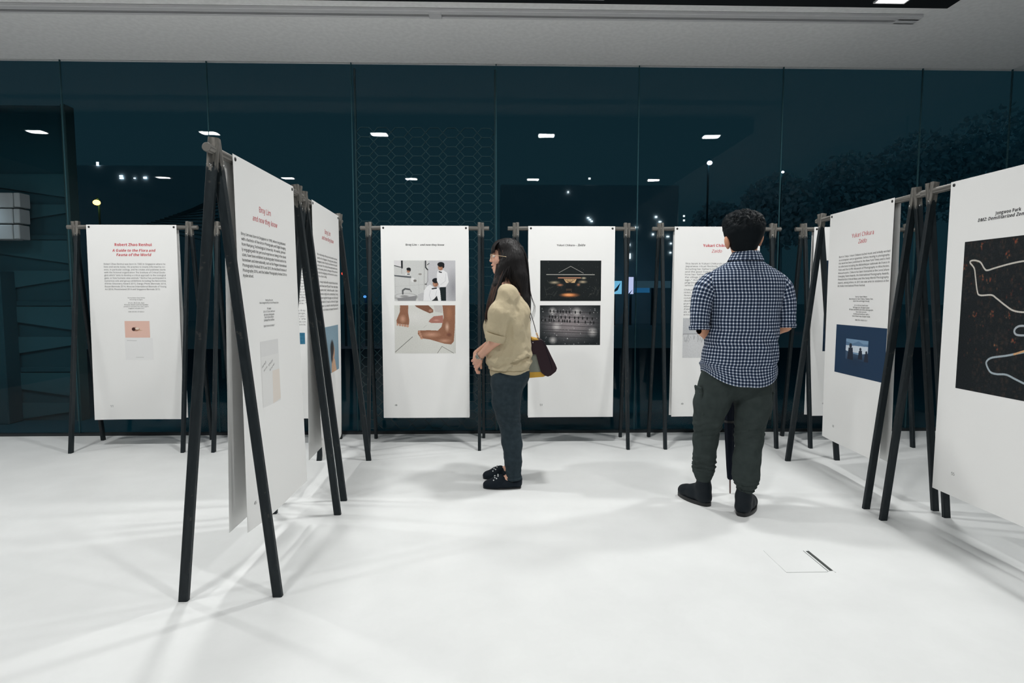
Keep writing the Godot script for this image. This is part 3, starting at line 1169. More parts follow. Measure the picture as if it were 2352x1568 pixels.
	# --- the pair of trestles running into the room on the left
	st = stand(Vector3(-1.086, 0, -2.815), PI * 0.5, 0.468, 0.184, "black timber trestle holding the banner with the handwritten book cover")
	s = sheet(st, 1.0, -0.012, 0.028, 0.012, "white banner with red heading and a handwritten book cover")
	block(s, "heading", ["Broy Lim"], V(595.6, 488.4), V(621.8, 496), V(595.6, 488.4), V(621.8, 496), M.ink_red, false)
	block(s, "subheading", ["and now they know"], V(580.5, 509), V(636.3, 521), V(580.5, 509), V(636.3, 521), M.ink_red, false, 0.2)
	block(s, "paragraph", ["Broy Lim was born in Singapore in 1990, where he graduated", "with a Bachelor of Fine Arts in Photography and Digital Imaging", "from Nanyang Technological University. His works, primari-", "ly engaging with his personal experiences living in the island", "state, have been exhibited at photography festivals both in his", "hometown and internationally, such as the Pingyao International", "Photography Festival 2014 and 2015, the Auckland Festival of", "Photography 2016, and the Indian Photography Festival 2016 in", "Hyderabad."], V(555, 543.5), V(656, 560.5), V(557.5, 640), V(658, 640), M.ink, false, 0.0, 0.2)
	centred(s, "credits", [["Text by Broy Lim", 691, 17], ["Book design by Broy Lim and Theseus Chan", 697, 43], ["80 pages", 710, 9], ["24.5 x 17.0 cm, soft cover", 717, 27], ["all colour photographs", 724, 24], ["Text in two colours", 730, 21], ["Limited first edition", 737, 24], ["ISBN 978-981-09-9000-7", 750, 25]], 618, M.ink_grey)
	picture(s, "book_picture", book_picture(), on(s, 597, 785), on(s, 645, 918))
	var q := Shape.new()
	for w in [["and", 602, 846, 612], ["now", 606, 854, 615], ["they", 617, 842, 628], ["know", 620, 852, 632]]:
		var a := on(s, w[1], w[2])
		var b := on(s, w[3], w[2])
		print_line(q, s, w[0], a, V(b.x, a.y), false, 0.35, -0.5, 0.42)
	put("handwriting", q.mesh(), M.ink, s.node)
	folio(s, "45", 584, 1160)
	rear_sheet(st, s, "plain reverse banner behind the handwritten book cover banner", -0.008, 0.034)

	st = stand(Vector3(-1.132, 0, -3.932), PI * 0.5 + 0.045, 0.452, 0.186, "black timber trestle holding the banner with a blue portrait")
	s = sheet(st, 1.0, -0.006, 0.012, -0.02, "white banner with red heading and a blue bare-shouldered portrait")
	block(s, "heading", ["Broy Lim"], V(746, 538), V(759, 542), V(746, 538), V(759, 542), M.ink_red)
	block(s, "subheading", ["and now they know"], V(739.4, 551), V(765.8, 558), V(739.4, 551), V(765.8, 558), M.ink_red, false, 0.2)
	block(s, "paragraph", ["The relationship of Broy Lim and another has been", "quietly led in Singapore, through years and letters", "Singapore, where they live, and where he has felt", "not at ease. It is a story of two people and the time", "with its notes, pictures, and pages of their own hand", "in their first language, and the words of a summer", "left on them softly."], V(728.5, 588), V(774, 595.5), V(729.5, 638), V(775, 640), M.ink_grey, false, 0.0, 0.42)
	block(s, "second_paragraph", ["In ways made with restraint the book holds", "and shows how “By now” it was made visible", "a quiet order,” writes the author, “and so", "at once a single and a common book. So long", "unseen together the pages carry this thought", "and hold of it much, in the end of pages", "a paper as a room for what they had said", "of it. As it moves on toward the end of it."], V(734.5, 652), V(775, 651), V(736, 714), V(777, 711), M.ink_grey)
	picture(s, "picture", portrait_picture(), on(s, 744, 752), on(s, 778.5, 846))
	folio(s, "46", 739, 1012)
	rear_sheet(st, s, "plain reverse banner behind the blue portrait banner", -0.006, 0.02)

	# --- the pair of trestles on the other side
	st = stand(Vector3(2.357, 0, -3.778), -PI * 0.5 - 0.04, 0.513, 0.190, "black timber trestle holding the dusk silhouettes banner")
	s = sheet(st, 1.0, -0.006, 0.012, 0.01, "white banner with red heading and three figures at dusk")
	block(s, "heading", ["Yukari Chikura"], V(1956.6, 544), V(2007, 540), V(1956.6, 544), V(2007, 540), M.ink_red)
	block(s, "subheading", ["Zaido"], V(1971.4, 558.5), V(1990, 557), V(1971.4, 558.5), V(1990, 557), M.ink_red, false, 0.2)
	block(s, "paragraph", ["Born in Tokyo, Yukari Chikura studied music and initially worked", "as a composer and programmer, before moving to photography.", "Her work has been published in the New York Times and is held", "in collections including the Bibliothèque nationale de France in", "Paris and the Griffin Museum of Photography in Winchester,", "Massachusetts. Chikura has been honoured at the LensCulture", "Emerging Talent Awards, the International Photography Awards,", "Photolucida Critical Mass and the Sony World Photography", "Awards, among others. In 2015 she was artist in residence at the", "Mt. Rokko International Photo Festival."], V(1926.8, 591), V(2043.6, 580), V(1925, 660), V(2041.6, 654), M.ink, false, 0.0, 0.58)
	centred(s, "credits", [["Text by Yukari Chikura", 683, 27], ["Book design by Yukari Chikura, Theseus Chan,", 688, 55], ["Ayumi Sato and Holger Feroudj", 693, 37], ["22.3 x 30.0 cm, hard cover", 703, 32], ["160 pages plus 24 page booklet", 708, 38], ["90 black and white and colour photographs", 713, 55], ["four-colour process", 718, 24], ["Clothbound hardcover with a", 723, 36], ["loose folded map of paper inside", 728, 41], ["ISBN 978-3-95829-313-7", 737, 28]], 1978, M.ink)
	picture(s, "picture", dusk_picture(), on(s, 1921.7, 744.4), on(s, 2030.5, 880))
	folio(s, "50", 1912, 980)
	rear_sheet(st, s, "plain reverse banner behind the dusk silhouettes banner", -0.006, 0.02)

	st = stand(Vector3(2.326, 0, -2.615), -PI * 0.5 + 0.01, 0.508, 0.190, "black timber trestle holding the aerial winding road banner")
	s = sheet(st, 1.0, -0.004, 0.015, 0.0, "white banner with a large dark aerial picture of a winding road")
	var l0 := on(s, 2285.7, 493.5)
	var l1 := on(s, 2246, 510)
	q = Shape.new()
	var sub := Shape.new()
	var em := print_line(sub, s, "DMZ: Demilitarized Zone of Korea", l1, V(-l1.x, l1.y), true, 0.2)
	print_line(q, s, "Jongwoo Park", l0, V(l0.x + (-l1.x - l1.x) * 0.385, l0.y), true, 0.0, em)
	put("heading", q.mesh(), M.ink, s.node)
	put("subheading", sub.mesh(), M.ink, s.node)
	var c0 := on(s, 2214, 556)
	var c1 := on(s, 2197, 891)
	picture(s, "picture", road_picture(), V((c0.x + c1.x) * 0.5, c0.y), V(-(c0.x + c1.x) * 0.5, c1.y))
	folio(s, "55", 2185, 1090)
	rear_sheet(st, s, "plain reverse banner behind the winding road banner", -0.006, 0.02)

# a title of an upright bold name and a slanted work, from x0 to x2 with the work starting at x1
func title_pair(s: Sheet, name_: String, work: String, x0: float, x1: float, x2: float, y: float) -> void:
	var q := Shape.new()
	var a := on(s, x0, y)
	print_line(q, s, name_.strip_edges(), a, V(on(s, x1 - 3, y).x, a.y), true)
	print_line(q, s, work, V(on(s, x1, y).x, a.y), V(on(s, x2, y).x, a.y), true, 0.2)
	put("heading", q.mesh(), M.ink, s.node)

# ---------------------------------------------------------------- people
const WZ := -3.82
const MZ := -3.29

func w3(x: float, y: float, dz := 0.0) -> Vector3:
	return px(x, y, WZ + dz)

func m3(x: float, y: float, dz := 0.0) -> Vector3:
	return px(x, y, MZ + dz)

func people_materials() -> void:
	M.skin = mat(rgb8(214, 166, 144), 0.55, 0.4)
	M.skin.subsurf_scatter_enabled = true
	M.skin.subsurf_scatter_strength = 0.12
	M.skin_warm = mat(rgb8(206, 150, 120), 0.55, 0.4)
	M.skin_warm.subsurf_scatter_enabled = true
	M.skin_warm.subsurf_scatter_strength = 0.12
	M.lip = mat(rgb8(190, 104, 100), 0.4)
	M.eye_white = mat(rgb8(230, 228, 224), 0.2)
	M.iris = mat(rgb8(38, 26, 20), 0.15)
	M.knit = mat(rgb8(204, 190, 160), 0.9, 0.2)
	M.knit.albedo_texture = noise_tex(0.35, 256, Color(0.86, 0.86, 0.86), Color(1, 1, 1), 12, 2)
	M.knit.uv1_triplanar = true
	M.knit.uv1_scale = Vector3.ONE * 3.5
	M.knit.rim_enabled = true
	M.knit.rim = 0.3
	M.denim = mat(rgb8(50, 63, 70), 0.85, 0.3)
	M.denim.albedo_texture = noise_tex(0.04, 256, Color(0.72, 0.74, 0.76), Color(1, 1, 1), 14, 5)
	M.denim.uv1_triplanar = true
	M.denim.uv1_scale = Vector3.ONE * 2.0
	M.cargo = mat(rgb8(60, 68, 67), 0.9, 0.25)
	M.cargo.albedo_texture = noise_tex(0.03, 256, Color(0.8, 0.82, 0.82), Color(1, 1, 1), 15, 5)
	M.cargo.uv1_triplanar = true
	M.cargo.uv1_scale = Vector3.ONE * 2.0
	M.suede = mat(rgb8(20, 29, 38), 0.7, 0.3)
	M.leather = mat(rgb8(14, 18, 22), 0.3, 0.5)
	M.pearl = mat(rgb8(240, 242, 244), 0.2, 0.6)
	M.hair_dark = mat(rgb8(22, 20, 21), 0.55, 0.35)
	M.hair_brown = mat(rgb8(78, 54, 44), 0.5, 0.4)
	M.hair_mid = mat(rgb8(44, 34, 31), 0.5, 0.4)
	M.hair_black = mat(rgb8(12, 18, 22), 0.6, 0.22)
	M.gold = mat(rgb8(226, 180, 96), 0.3, 0.5, 1.0)
	M.burgundy = mat(rgb8(42, 24, 32), 0.5, 0.4)
	M.mustard = mat(rgb8(206, 160, 62), 0.6, 0.4)
	M.olive = mat(rgb8(132, 136, 126), 0.7, 0.3)
	M.navy = mat(rgb8(17, 24, 36), 0.75, 0.25)
	M.check = mat(Color.WHITE, 0.85, 0.25)
	M.check.albedo_texture = ImageTexture.create_from_image(check_picture())
	M.check.uv1_scale = Vector3(1.0 / 0.0186, 1.0 / 0.0186, 1)

func check_picture() -> Image:
	var im := Image.create(32, 32, false, Image.FORMAT_RGB8)
	for y in 32:
		for x in 32:
			var a := 1 if x % 32 < 12 else 0
			var b := 1 if y % 32 < 12 else 0
			var c: Color = [rgb8(22, 33, 52), rgb8(98, 112, 136), rgb8(226, 230, 236)][a + b]
			c = c.lerp(rgb8(60, 74, 96), 0.12 * float((x * 7 + y * 13) % 5) / 4.0)
			im.set_pixel(x, y, c)
	return im

func chain(f: Field, pts: Array, rs: Array, k := 0.02, s := Vector3.ONE) -> void:
	for a in pts.size() - 1:
		f.cone(pts[a], pts[a + 1], rs[a], rs[a + 1], k, s)

func chain_carve(f: Field, pts: Array, rs: Array) -> void:
	for a in pts.size() - 1:
		for e in 5:
			var r := lerpf(rs[a], rs[a + 1], e / 5.0)
			f.carve(pts[a].lerp(pts[a + 1], e / 5.0), Vector3.ONE * r, 0.018)

# five fingers from their knuckles; each is a chain of points with its own radius
func fingers(f: Field, list: Array) -> void:
	for g in list:
		var r: float = g[1]
		var p: Array = g[0]
		for a in p.size() - 1:
			f.cone(p[a], p[a + 1], r * (1.0 - 0.1 * a), r * (0.92 - 0.1 * a), 0.004)

func woman() -> void:
	var t := thing("person", "person in a beige knitted top and dark jeans with long hair", "person", Vector3(w3(1160, 1110).x, 0, WZ))
	var base := t.position
	# ---- the body: one continuous figure under the clothes, with a finer head and hands
	var hip := w3(1169, 868)
	var f := field_for([w3(1105, 620, -0.26), w3(1235, 620, 0.26), Vector3(hip.x, 0.0, WZ)], 0.05, 0.014)
	chain(f, [w3(1172, 690), w3(1170, 760), w3(1170, 840)], [0.095, 0.085, 0.1], 0.04, Vector3(1, 1, 1.35))
	f.cone(w3(1172, 676, -0.145), w3(1172, 676, 0.145), 0.045, 0.045, 0.04)
	chain(f, [w3(1166, 615), w3(1173, 665)], [0.05, 0.052], 0.03)
	for s in [1.0, -1.0]:
		var sh := w3(1170, 680, 0.16 * s)
		var el := w3(1146, 775, 0.185 * s)
		var wr := w3(1102, 818, 0.045) if s > 0 else w3(1094, 812, -0.01)
		chain(f, [sh, el, wr], [0.046, 0.036, 0.024], 0.02)
		var kx := 0.0 if s > 0 else -3.0
		chain(f, [w3(1168 + kx, 875, 0.085 * s), w3(1173 + kx, 980, 0.09 * s), w3(1177 + kx, 1085 - (14 if s < 0 else 0), 0.1 * s)], [0.085, 0.052, 0.036], 0.03)
		var fz: float = 0.1 * s
		var hx := w3(1180 + kx, 1090, fz).x
		chain(f, [Vector3(hx, 0.05, WZ + fz), Vector3(hx - 0.13, 0.035, WZ + fz)], [0.038, 0.03], 0.03)
	var body := f.shape()
	# head, looking towards -x
	f = field_for([w3(1118, 545, -0.1), w3(1210, 640, 0.1)], 0.02, 0.0042)
	f.ell(w3(1168, 586), Vector3(0.094, 0.108, 0.076), 0.02)
	f.ell(w3(1152, 601), Vector3(0.058, 0.078, 0.06), 0.025)
	chain(f, [w3(1168, 612), w3(1148, 620), w3(1140, 622)], [0.05, 0.036, 0.018], 0.02, Vector3(1, 1, 1.15))
	chain(f, [w3(1133.5, 584), w3(1131, 592), w3(1127.4, 598.5)], [0.009, 0.009, 0.0095], 0.012)
	for s in [1.0, -1.0]:
		f.ell(w3(1130, 599.5, 0.009 * s), Vector3(0.009, 0.006, 0.008), 0.006)
		f.carve(w3(1130.5, 588, 0.032 * s), Vector3(0.014, 0.011, 0.019), 0.012)
		f.ell(w3(1143, 600, 0.044 * s), Vector3(0.022, 0.02, 0.02), 0.02)
		f.ell(w3(1172, 598, 0.078 * s), Vector3(0.016, 0.028, 0.008), 0.006)
	f.ell(w3(1131.5, 608.5), Vector3(0.011, 0.0075, 0.022), 0.008)
	f.ell(w3(1132.8, 615), Vector3(0.010, 0.0075, 0.019), 0.008)
	f.carve(w3(1129.6, 611.8), Vector3(0.012, 0.0022, 0.02), 0.004)
	chain(f, [w3(1168, 612), w3(1172, 640)], [0.05, 0.05], 0.02)
	body.add(f.shape())
	# the two hands, the near one closed over the other
	f = field_for([w3(1080, 800, -0.06), w3(1112, 860, 0.1)], 0.02, 0.0036)
	chain(f, [w3(1094, 812, -0.01), w3(1094.5, 822, 0.0), w3(1095.5, 836, 0.005)], [0.024, 0.026, 0.025], 0.015, Vector3(0.8, 1, 1))
	for k in 4:
		var z := -0.022 + 0.017 * k
		var l: float = [17.0, 20.0, 21.0, 18.0][k]
		fingers(f, [[[w3(1094.5, 838, z), w3(1093.6, 838 + l * 0.5, z), w3(1096.5, 838 + l * 0.85, z), w3(1101, 838 + l * 0.9, z)], 0.0088]])
	fingers(f, [[[w3(1097, 822, 0.02), w3(1104, 834, 0.03), w3(1105, 845, 0.024)], 0.0098]])
	chain(f, [w3(1104, 816, 0.05), w3(1099, 822, 0.048), w3(1095.5, 828, 0.044)], [0.024, 0.027, 0.025], 0.012, Vector3(1, 1, 0.75))
	for k in 4:
		var u := k / 3.0
		var a := w3(lerpf(1089.5, 1099, u), lerpf(824, 841, u), 0.046)
		fingers(f, [[[a, w3(lerpf(1085, 1094, u), lerpf(828, 847, u), 0.03), w3(lerpf(1084.5, 1093, u), lerpf(829, 849, u), 0.004), w3(lerpf(1089, 1097, u), lerpf(828, 848, u), -0.018)], 0.008]])
	fingers(f, [[[w3(1103, 823, 0.05), w3(1105, 831, 0.052), w3(1101, 838, 0.05), w3(1097, 841, 0.044)], 0.0098]])
	body.add(f.shape())
	for a in body.v.size():
		body.v[a] -= base
	put("body", body.mesh(), M.skin, t)
	var face := Shape.new()
	face.ball(w3(1131.2, 608.8) - base, Vector3(0.0085, 0.0045, 0.017), 10)
	face.ball(w3(1132.4, 614.6) - base, Vector3(0.0085, 0.005, 0.015), 10)
	put("lips", face.mesh(), M.lip, t)
	for s in [1.0, -1.0]:
		var e := Shape.new()
		e.ball(w3(1134.6, 588.2, 0.031 * s) - base, Vector3(0.011, 0.0085, 0.013), 12)
		var eye := put("eye", e.mesh(), M.eye_white, t)
		e = Shape.new()
		e.ball(w3(1131.6, 588.6, 0.031 * s) - base, Vector3(0.003, 0.006, 0.006), 10)
		put("iris", e.mesh(), M.iris, eye)
		e = Shape.new()
		e.tube([w3(1131.2, 586.2, 0.016 * s) - base, w3(1130.8, 585.2, 0.031 * s) - base, w3(1132.6, 586.6, 0.045 * s) - base], [0.0012, 0.002, 0.001], 6)
		put("lashes", e.mesh(), M.iris, eye)
		e = Shape.new()
		e.tube([w3(1129.6, 581.6, 0.016 * s) - base, w3(1129.6, 580.4, 0.033 * s) - base, w3(1133, 581.6, 0.05 * s) - base], [0.0022, 0.003, 0.0012], 6)
		put("eyebrow", e.mesh(), M.hair_dark, t)
	# ---- knitted top
	var nz := FastNoiseLite.new()
	nz.seed = 7
	nz.frequency = 1.0
	f = field_for([w3(1100, 640, -0.27), w3(1240, 866, 0.27)], 0.02, 0.0078)
	chain(f, [w3(1173, 708), w3(1169, 738), w3(1168, 775), w3(1169, 815), w3(1170, 836)], [0.112, 0.128, 0.133, 0.139, 0.132], 0.05, Vector3(1, 1, 1.3))
	f.cone(w3(1167, 677, -0.15), w3(1167, 677, 0.15), 0.06, 0.06, 0.05)
	f.ell(w3(1140, 742, 0.0), Vector3(0.07, 0.09, 0.14), 0.05)
	for s in [1.0, -1.0]:
		chain(f, [w3(1168, 680, 0.16 * s), w3(1151, 725, 0.185 * s), w3(1144, 752, 0.19 * s)], [0.066, 0.074, 0.069], 0.04)
		f.cone(w3(1192, 720, 0.12 * s), w3(1170, 760, 0.17 * s), 0.06, 0.05, 0.06)
	var hem := w3(1170, 853)
	f.carve(w3(1174, 645, 0.0), Vector3(0.082, 0.042, 0.105), 0.015)
	for s in [1.0, -1.0]:
		f.carve(w3(1186, 648, 0.09 * s), Vector3(0.065, 0.045, 0.08), 0.012, Basis(Vector3.BACK, -0.45))
	f.ripple(func(p: Vector3) -> float:
		var q := (p - hem)
		var low := smoothstep(0.24, 0.03, q.y)
		var wob := nz.get_noise_3d(p.x * 6.0, p.y * 6.0, p.z * 6.0)
		var fold := sin((q.y * 1.3 - q.x * 0.55) * 62.0 + wob * 5.0)
		var pull := sin((q.x * 1.4 + q.y * 0.7) * 34.0 + wob * 4.0) * smoothstep(0.1, 0.3, q.y) * smoothstep(0.62, 0.45, q.y)
		return 0.0065 * fold * low + 0.0035 * pull + 0.009 * nz.get_noise_3d(p.x * 8.0, p.y * 5.0, p.z * 8.0))
	# the dent between the sleeve and the side, and creases under it
	chain_carve(f, [w3(1172, 742, 0.245), w3(1170, 772, 0.225), w3(1176, 800, 0.2)], [0.012, 0.02, 0.012])
	chain_carve(f, [w3(1176, 835, 0.185), w3(1196, 830, 0.165), w3(1216, 818, 0.08)], [0.006, 0.01, 0.006])
	f.cut(w3(1170, 846), Vector3.DOWN)
	var top := f.shape()
	for a in top.v.size():
		top.v[a] -= base
	var sweater := put("knitted_top", top.mesh(), M.knit, t)
	# ribbed cuffs and hem
	for s in [1.0, -1.0]:
		var c0 := w3(1140.5, 766, 0.19 * s) - base
		var c1 := w3(1136, 783, 0.186 * s) - base
		ribbed(put("cuff", ring_band(c0, c1, 0.071, 0.062, 0.071, 0.006), M.knit, sweater))
	var hb := Shape.new()
	var rs := []
	for k in 6:
		var u := k / 5.0
		var ring := PackedVector3Array()
		for a in 72:
			var an := TAU * a / 72.0
			var r := [0.118, 0.131, 0.134, 0.133, 0.130, 0.118][k] as float
			r += 0.0012 * sin(an * 36.0)
			var c := w3(1170.5, 842, 0).lerp(w3(1171, 860, 0), u) - base
			ring.append(c + Vector3(cos(-an) * r * 0.98, -0.014 * cos(an) * -1.0 * u, sin(-an) * r * 1.28))
		rs.append(ring)
	rs.reverse()
	hb.rings(rs, true, true)
	put("hem_band", hb.mesh(), M.knit, sweater)
	var sp := Shape.new()
	sp.tube([w3(1158, 651, 0.13) - base, w3(1168, 656, 0.125) - base, w3(1180, 664, 0.112) - base, w3(1192, 673, 0.09) - base, w3(1200, 684, 0.08) - base], 0.005, 6, true, Vector2(1.0, 0.5))
	put("camisole_strap", sp.mesh(), M.black, t)
	# ---- jeans
	f = field_for([w3(1120, 830, -0.2), Vector3(w3(1222, 900).x, 0.03, WZ + 0.2)], 0.02, 0.0085)
	f.cone(w3(1168, 850), w3(1166, 872), 0.11, 0.113, 0.05, Vector3(1, 1, 1.4))
	f.ell(w3(1190, 858), Vector3(0.075, 0.075, 0.14), 0.05)
	for s in [1.0, -1.0]:
		var d := 0.0 if s > 0 else -3.0
		var g := 0.0 if s > 0 else -14.0
		chain(f, [w3(1165 + d * 0.3, 880, 0.085 * s), w3(1163 + d * 0.5, 922, 0.088 * s), w3(1168 + d, 955, 0.09 * s), w3(1174 + d, 985, 0.09 * s), w3(1177 + d, 1020 + g * 0.4, 0.095 * s), w3(1179 + d, 1060 + g, 0.1 * s), w3(1180 + d, 1101 + g, 0.1 * s)], [0.106, 0.09, 0.073, 0.063, 0.062, 0.053, 0.048], 0.02)
	f.ripple(func(p: Vector3) -> float:
		var knee := exp(-pow((p.y - 0.44) / 0.09, 2.0)) + 0.8 * exp(-pow((p.y - 0.8) / 0.05, 2.0)) + 0.5 * exp(-pow((p.y - 0.12) / 0.06, 2.0))
		return 0.0028 * knee * sin(p.y * 190.0 + p.x * 60.0 + 5.0 * nz.get_noise_3d(p.x * 12.0, p.y * 9.0, p.z * 12.0)) + 0.0025 * nz.get_noise_3d(p.x * 14.0, p.y * 8.0, p.z * 14.0))
	f.cut(w3(1180, 1100, 0.1), Vector3.DOWN)
	var jeans := f.shape()
	for a in jeans.v.size():
		jeans.v[a] -= base
	var jn := put("jeans", jeans.mesh(), M.denim, t)
	for s in [1.0, -1.0]:
		var d := 0.0 if s > 0 else -3.0
		var g := 0.0 if s > 0 else -12.0
		put("hem", ring_band(w3(1180 + d, 1093 + g, 0.1 * s) - base, w3(1180.5 + d, 1100.5 + g, 0.1 * s) - base, 0.051, 0.051, 0.0535, 0.001), M.denim, jn)
	# ---- loafers
	for s in [1.0, -1.0]:
		var z: float = WZ + 0.1 * s
		var toe: float = fl(1109, 1112).x if s > 0 else fl(1108, 1098).x + 0.0
		loafer(t, base, toe, z)
	# ---- hair
	woman_hair(t, base)

func ring_band(a: Vector3, b: Vector3, r0: float, r1: float, rm: float, ripple_: float) -> ArrayMesh:
	var q := Shape.new()
	var d := (b - a).normalized()
	var side := d.cross(Vector3.FORWARD).normalized()
	var up := d.cross(side)
	var rs := []
	for k in 7:
		var u := k / 6.0
		var r := lerpf(r0, r1, u) + (rm - maxf(r0, r1)) * sin(u * PI)
		r = r * (0.9 if k == 0 or k == 6 else 1.0)
		var ring := PackedVector3Array()
		for e in 64:
			var an := TAU * e / 64.0
			var rr := r + 0.25 * ripple_ * (0.5 + 0.5 * sin(an * 32.0))
			ring.append(a.lerp(b, u) + side * cos(an) * rr + up * sin(an) * rr)
		rs.append(ring)
	q.rings(rs, true, true)
	return q.mesh()

func ribbed(o: MeshInstance3D) -> MeshInstance3D:
	return o

func loafer(t: Node3D, base: Vector3, toe: float, z: float) -> void:
	# toe points to -x; 0.252 m long
	var T := Vector3(toe, 0, z)
	var f := field_for([T + Vector3(-0.01, 0, -0.06), T + Vector3(0.27, 0.11, 0.06)], 0.015, 0.0036)
	var W := Vector3(1, 0.85, 1.25)
	chain(f, [T + Vector3(0.034, 0.02, 0), T + Vector3(0.09, 0.026, 0), T + Vector3(0.15, 0.03, 0), T + Vector3(0.214, 0.034, 0)], [0.032, 0.036, 0.035, 0.036], 0.02, W)
	chain(f, [T + Vector3(0.06, 0.03, 0), T + Vector3(0.1, 0.05, 0), T + Vector3(0.124, 0.068, 0)], [0.028, 0.03, 0.024], 0.02, Vector3(1, 0.75, 1.2))
	f.cone(T + Vector3(0.222, 0.03, 0), T + Vector3(0.228, 0.055, 0), 0.033, 0.029, 0.01)
	f.carve(T + Vector3(0.195, 0.085, 0), Vector3(0.062, 0.042, 0.034), 0.006, Basis(Vector3(0, 0, 1), 0.05))
	f.cut(T + Vector3(0, 0.003, 0), Vector3.DOWN)
	var q := f.shape()
	for a in q.v.size():
		q.v[a] -= base
	var shoe := put("loafer", q.mesh(), M.suede, t)
	var so := Shape.new()
	var rs := []
	for y in [0.0, 0.0012, 0.008, 0.0095]:
		var ring := PackedVector3Array()
		for a in 28:
			var an := -TAU * a / 28.0
			var u := cos(an) * 0.5 + 0.5
			var hw := 0.045 * pow(absf(sin(an)), 0.75) * (1.0 - 0.12 * u)
			ring.append(T - base + Vector3(0.003 + u * 0.247, y, signf(sin(an)) * hw * (0.97 if y < 0.001 or y > 0.009 else 1.0)))
		rs.append(ring)
	so.rings(rs)
	so.box(at3(T - base + Vector3(0.218, 0.006, 0)), Vector3(0.055, 0.012, 0.062), 0.003)
	put("sole", so.mesh(), M.leather, shoe)
	for p in [[0.072, 0.034], [0.09, 0.034], [0.08, 0.018], [0.1, 0.016], [0.08, -0.012], [0.1, -0.014], [0.078, -0.03]]:
		var b := Shape.new()
		var y := 0.12
		while y > 0.02:
			var g := ((T + Vector3(p[0], y, p[1]) - f.o) / f.c).round()
			if f.f[(int(g.z) * f.ny + int(g.y)) * f.nx + int(g.x)] < 0.0:
				break
			y -= 0.001
		b.ball(T - base + Vector3(p[0], y + 0.001, p[1]), Vector3.ONE * 0.005, 8)
		put("pearl_stud", b.mesh(), M.pearl, shoe)
	var stitch := Shape.new()
	for k in 14:
		stitch.ball(T - base + Vector3(0.142 + k * 0.006, 0.05 - 0.001 * absf(k - 5), 0.0425 - 0.00025 * k), Vector3.ONE * 0.0011, 5)
	put("stitching", stitch.mesh(), M.olive, shoe)

func strand(q: Shape, pts: Array, r: float, sides := 5) -> void:
	var c := Curve3D.new()
	for p in pts:
		c.add_point(p)
	for a in range(0, pts.size()):
		var tg: Vector3 = (pts[mini(a + 1, pts.size() - 1)] - pts[maxi(a - 1, 0)]) * 0.18
		c.set_point_in(a, -tg)
		c.set_point_out(a, tg)
	var n := 10
	var out := []
	var rr := []
	var len_ := c.get_baked_length()
	for a in n + 1:
		var u := float(a) / n
		out.append(c.sample_baked(u * len_, true))
		rr.append(r * (0.6 + 0.4 * sin(minf(u * 4.0, 1.0) * PI * 0.5)) * (1.0 - 0.82 * smoothstep(0.72, 1.0, u)))
	q.tube(out, rr, sides, true)

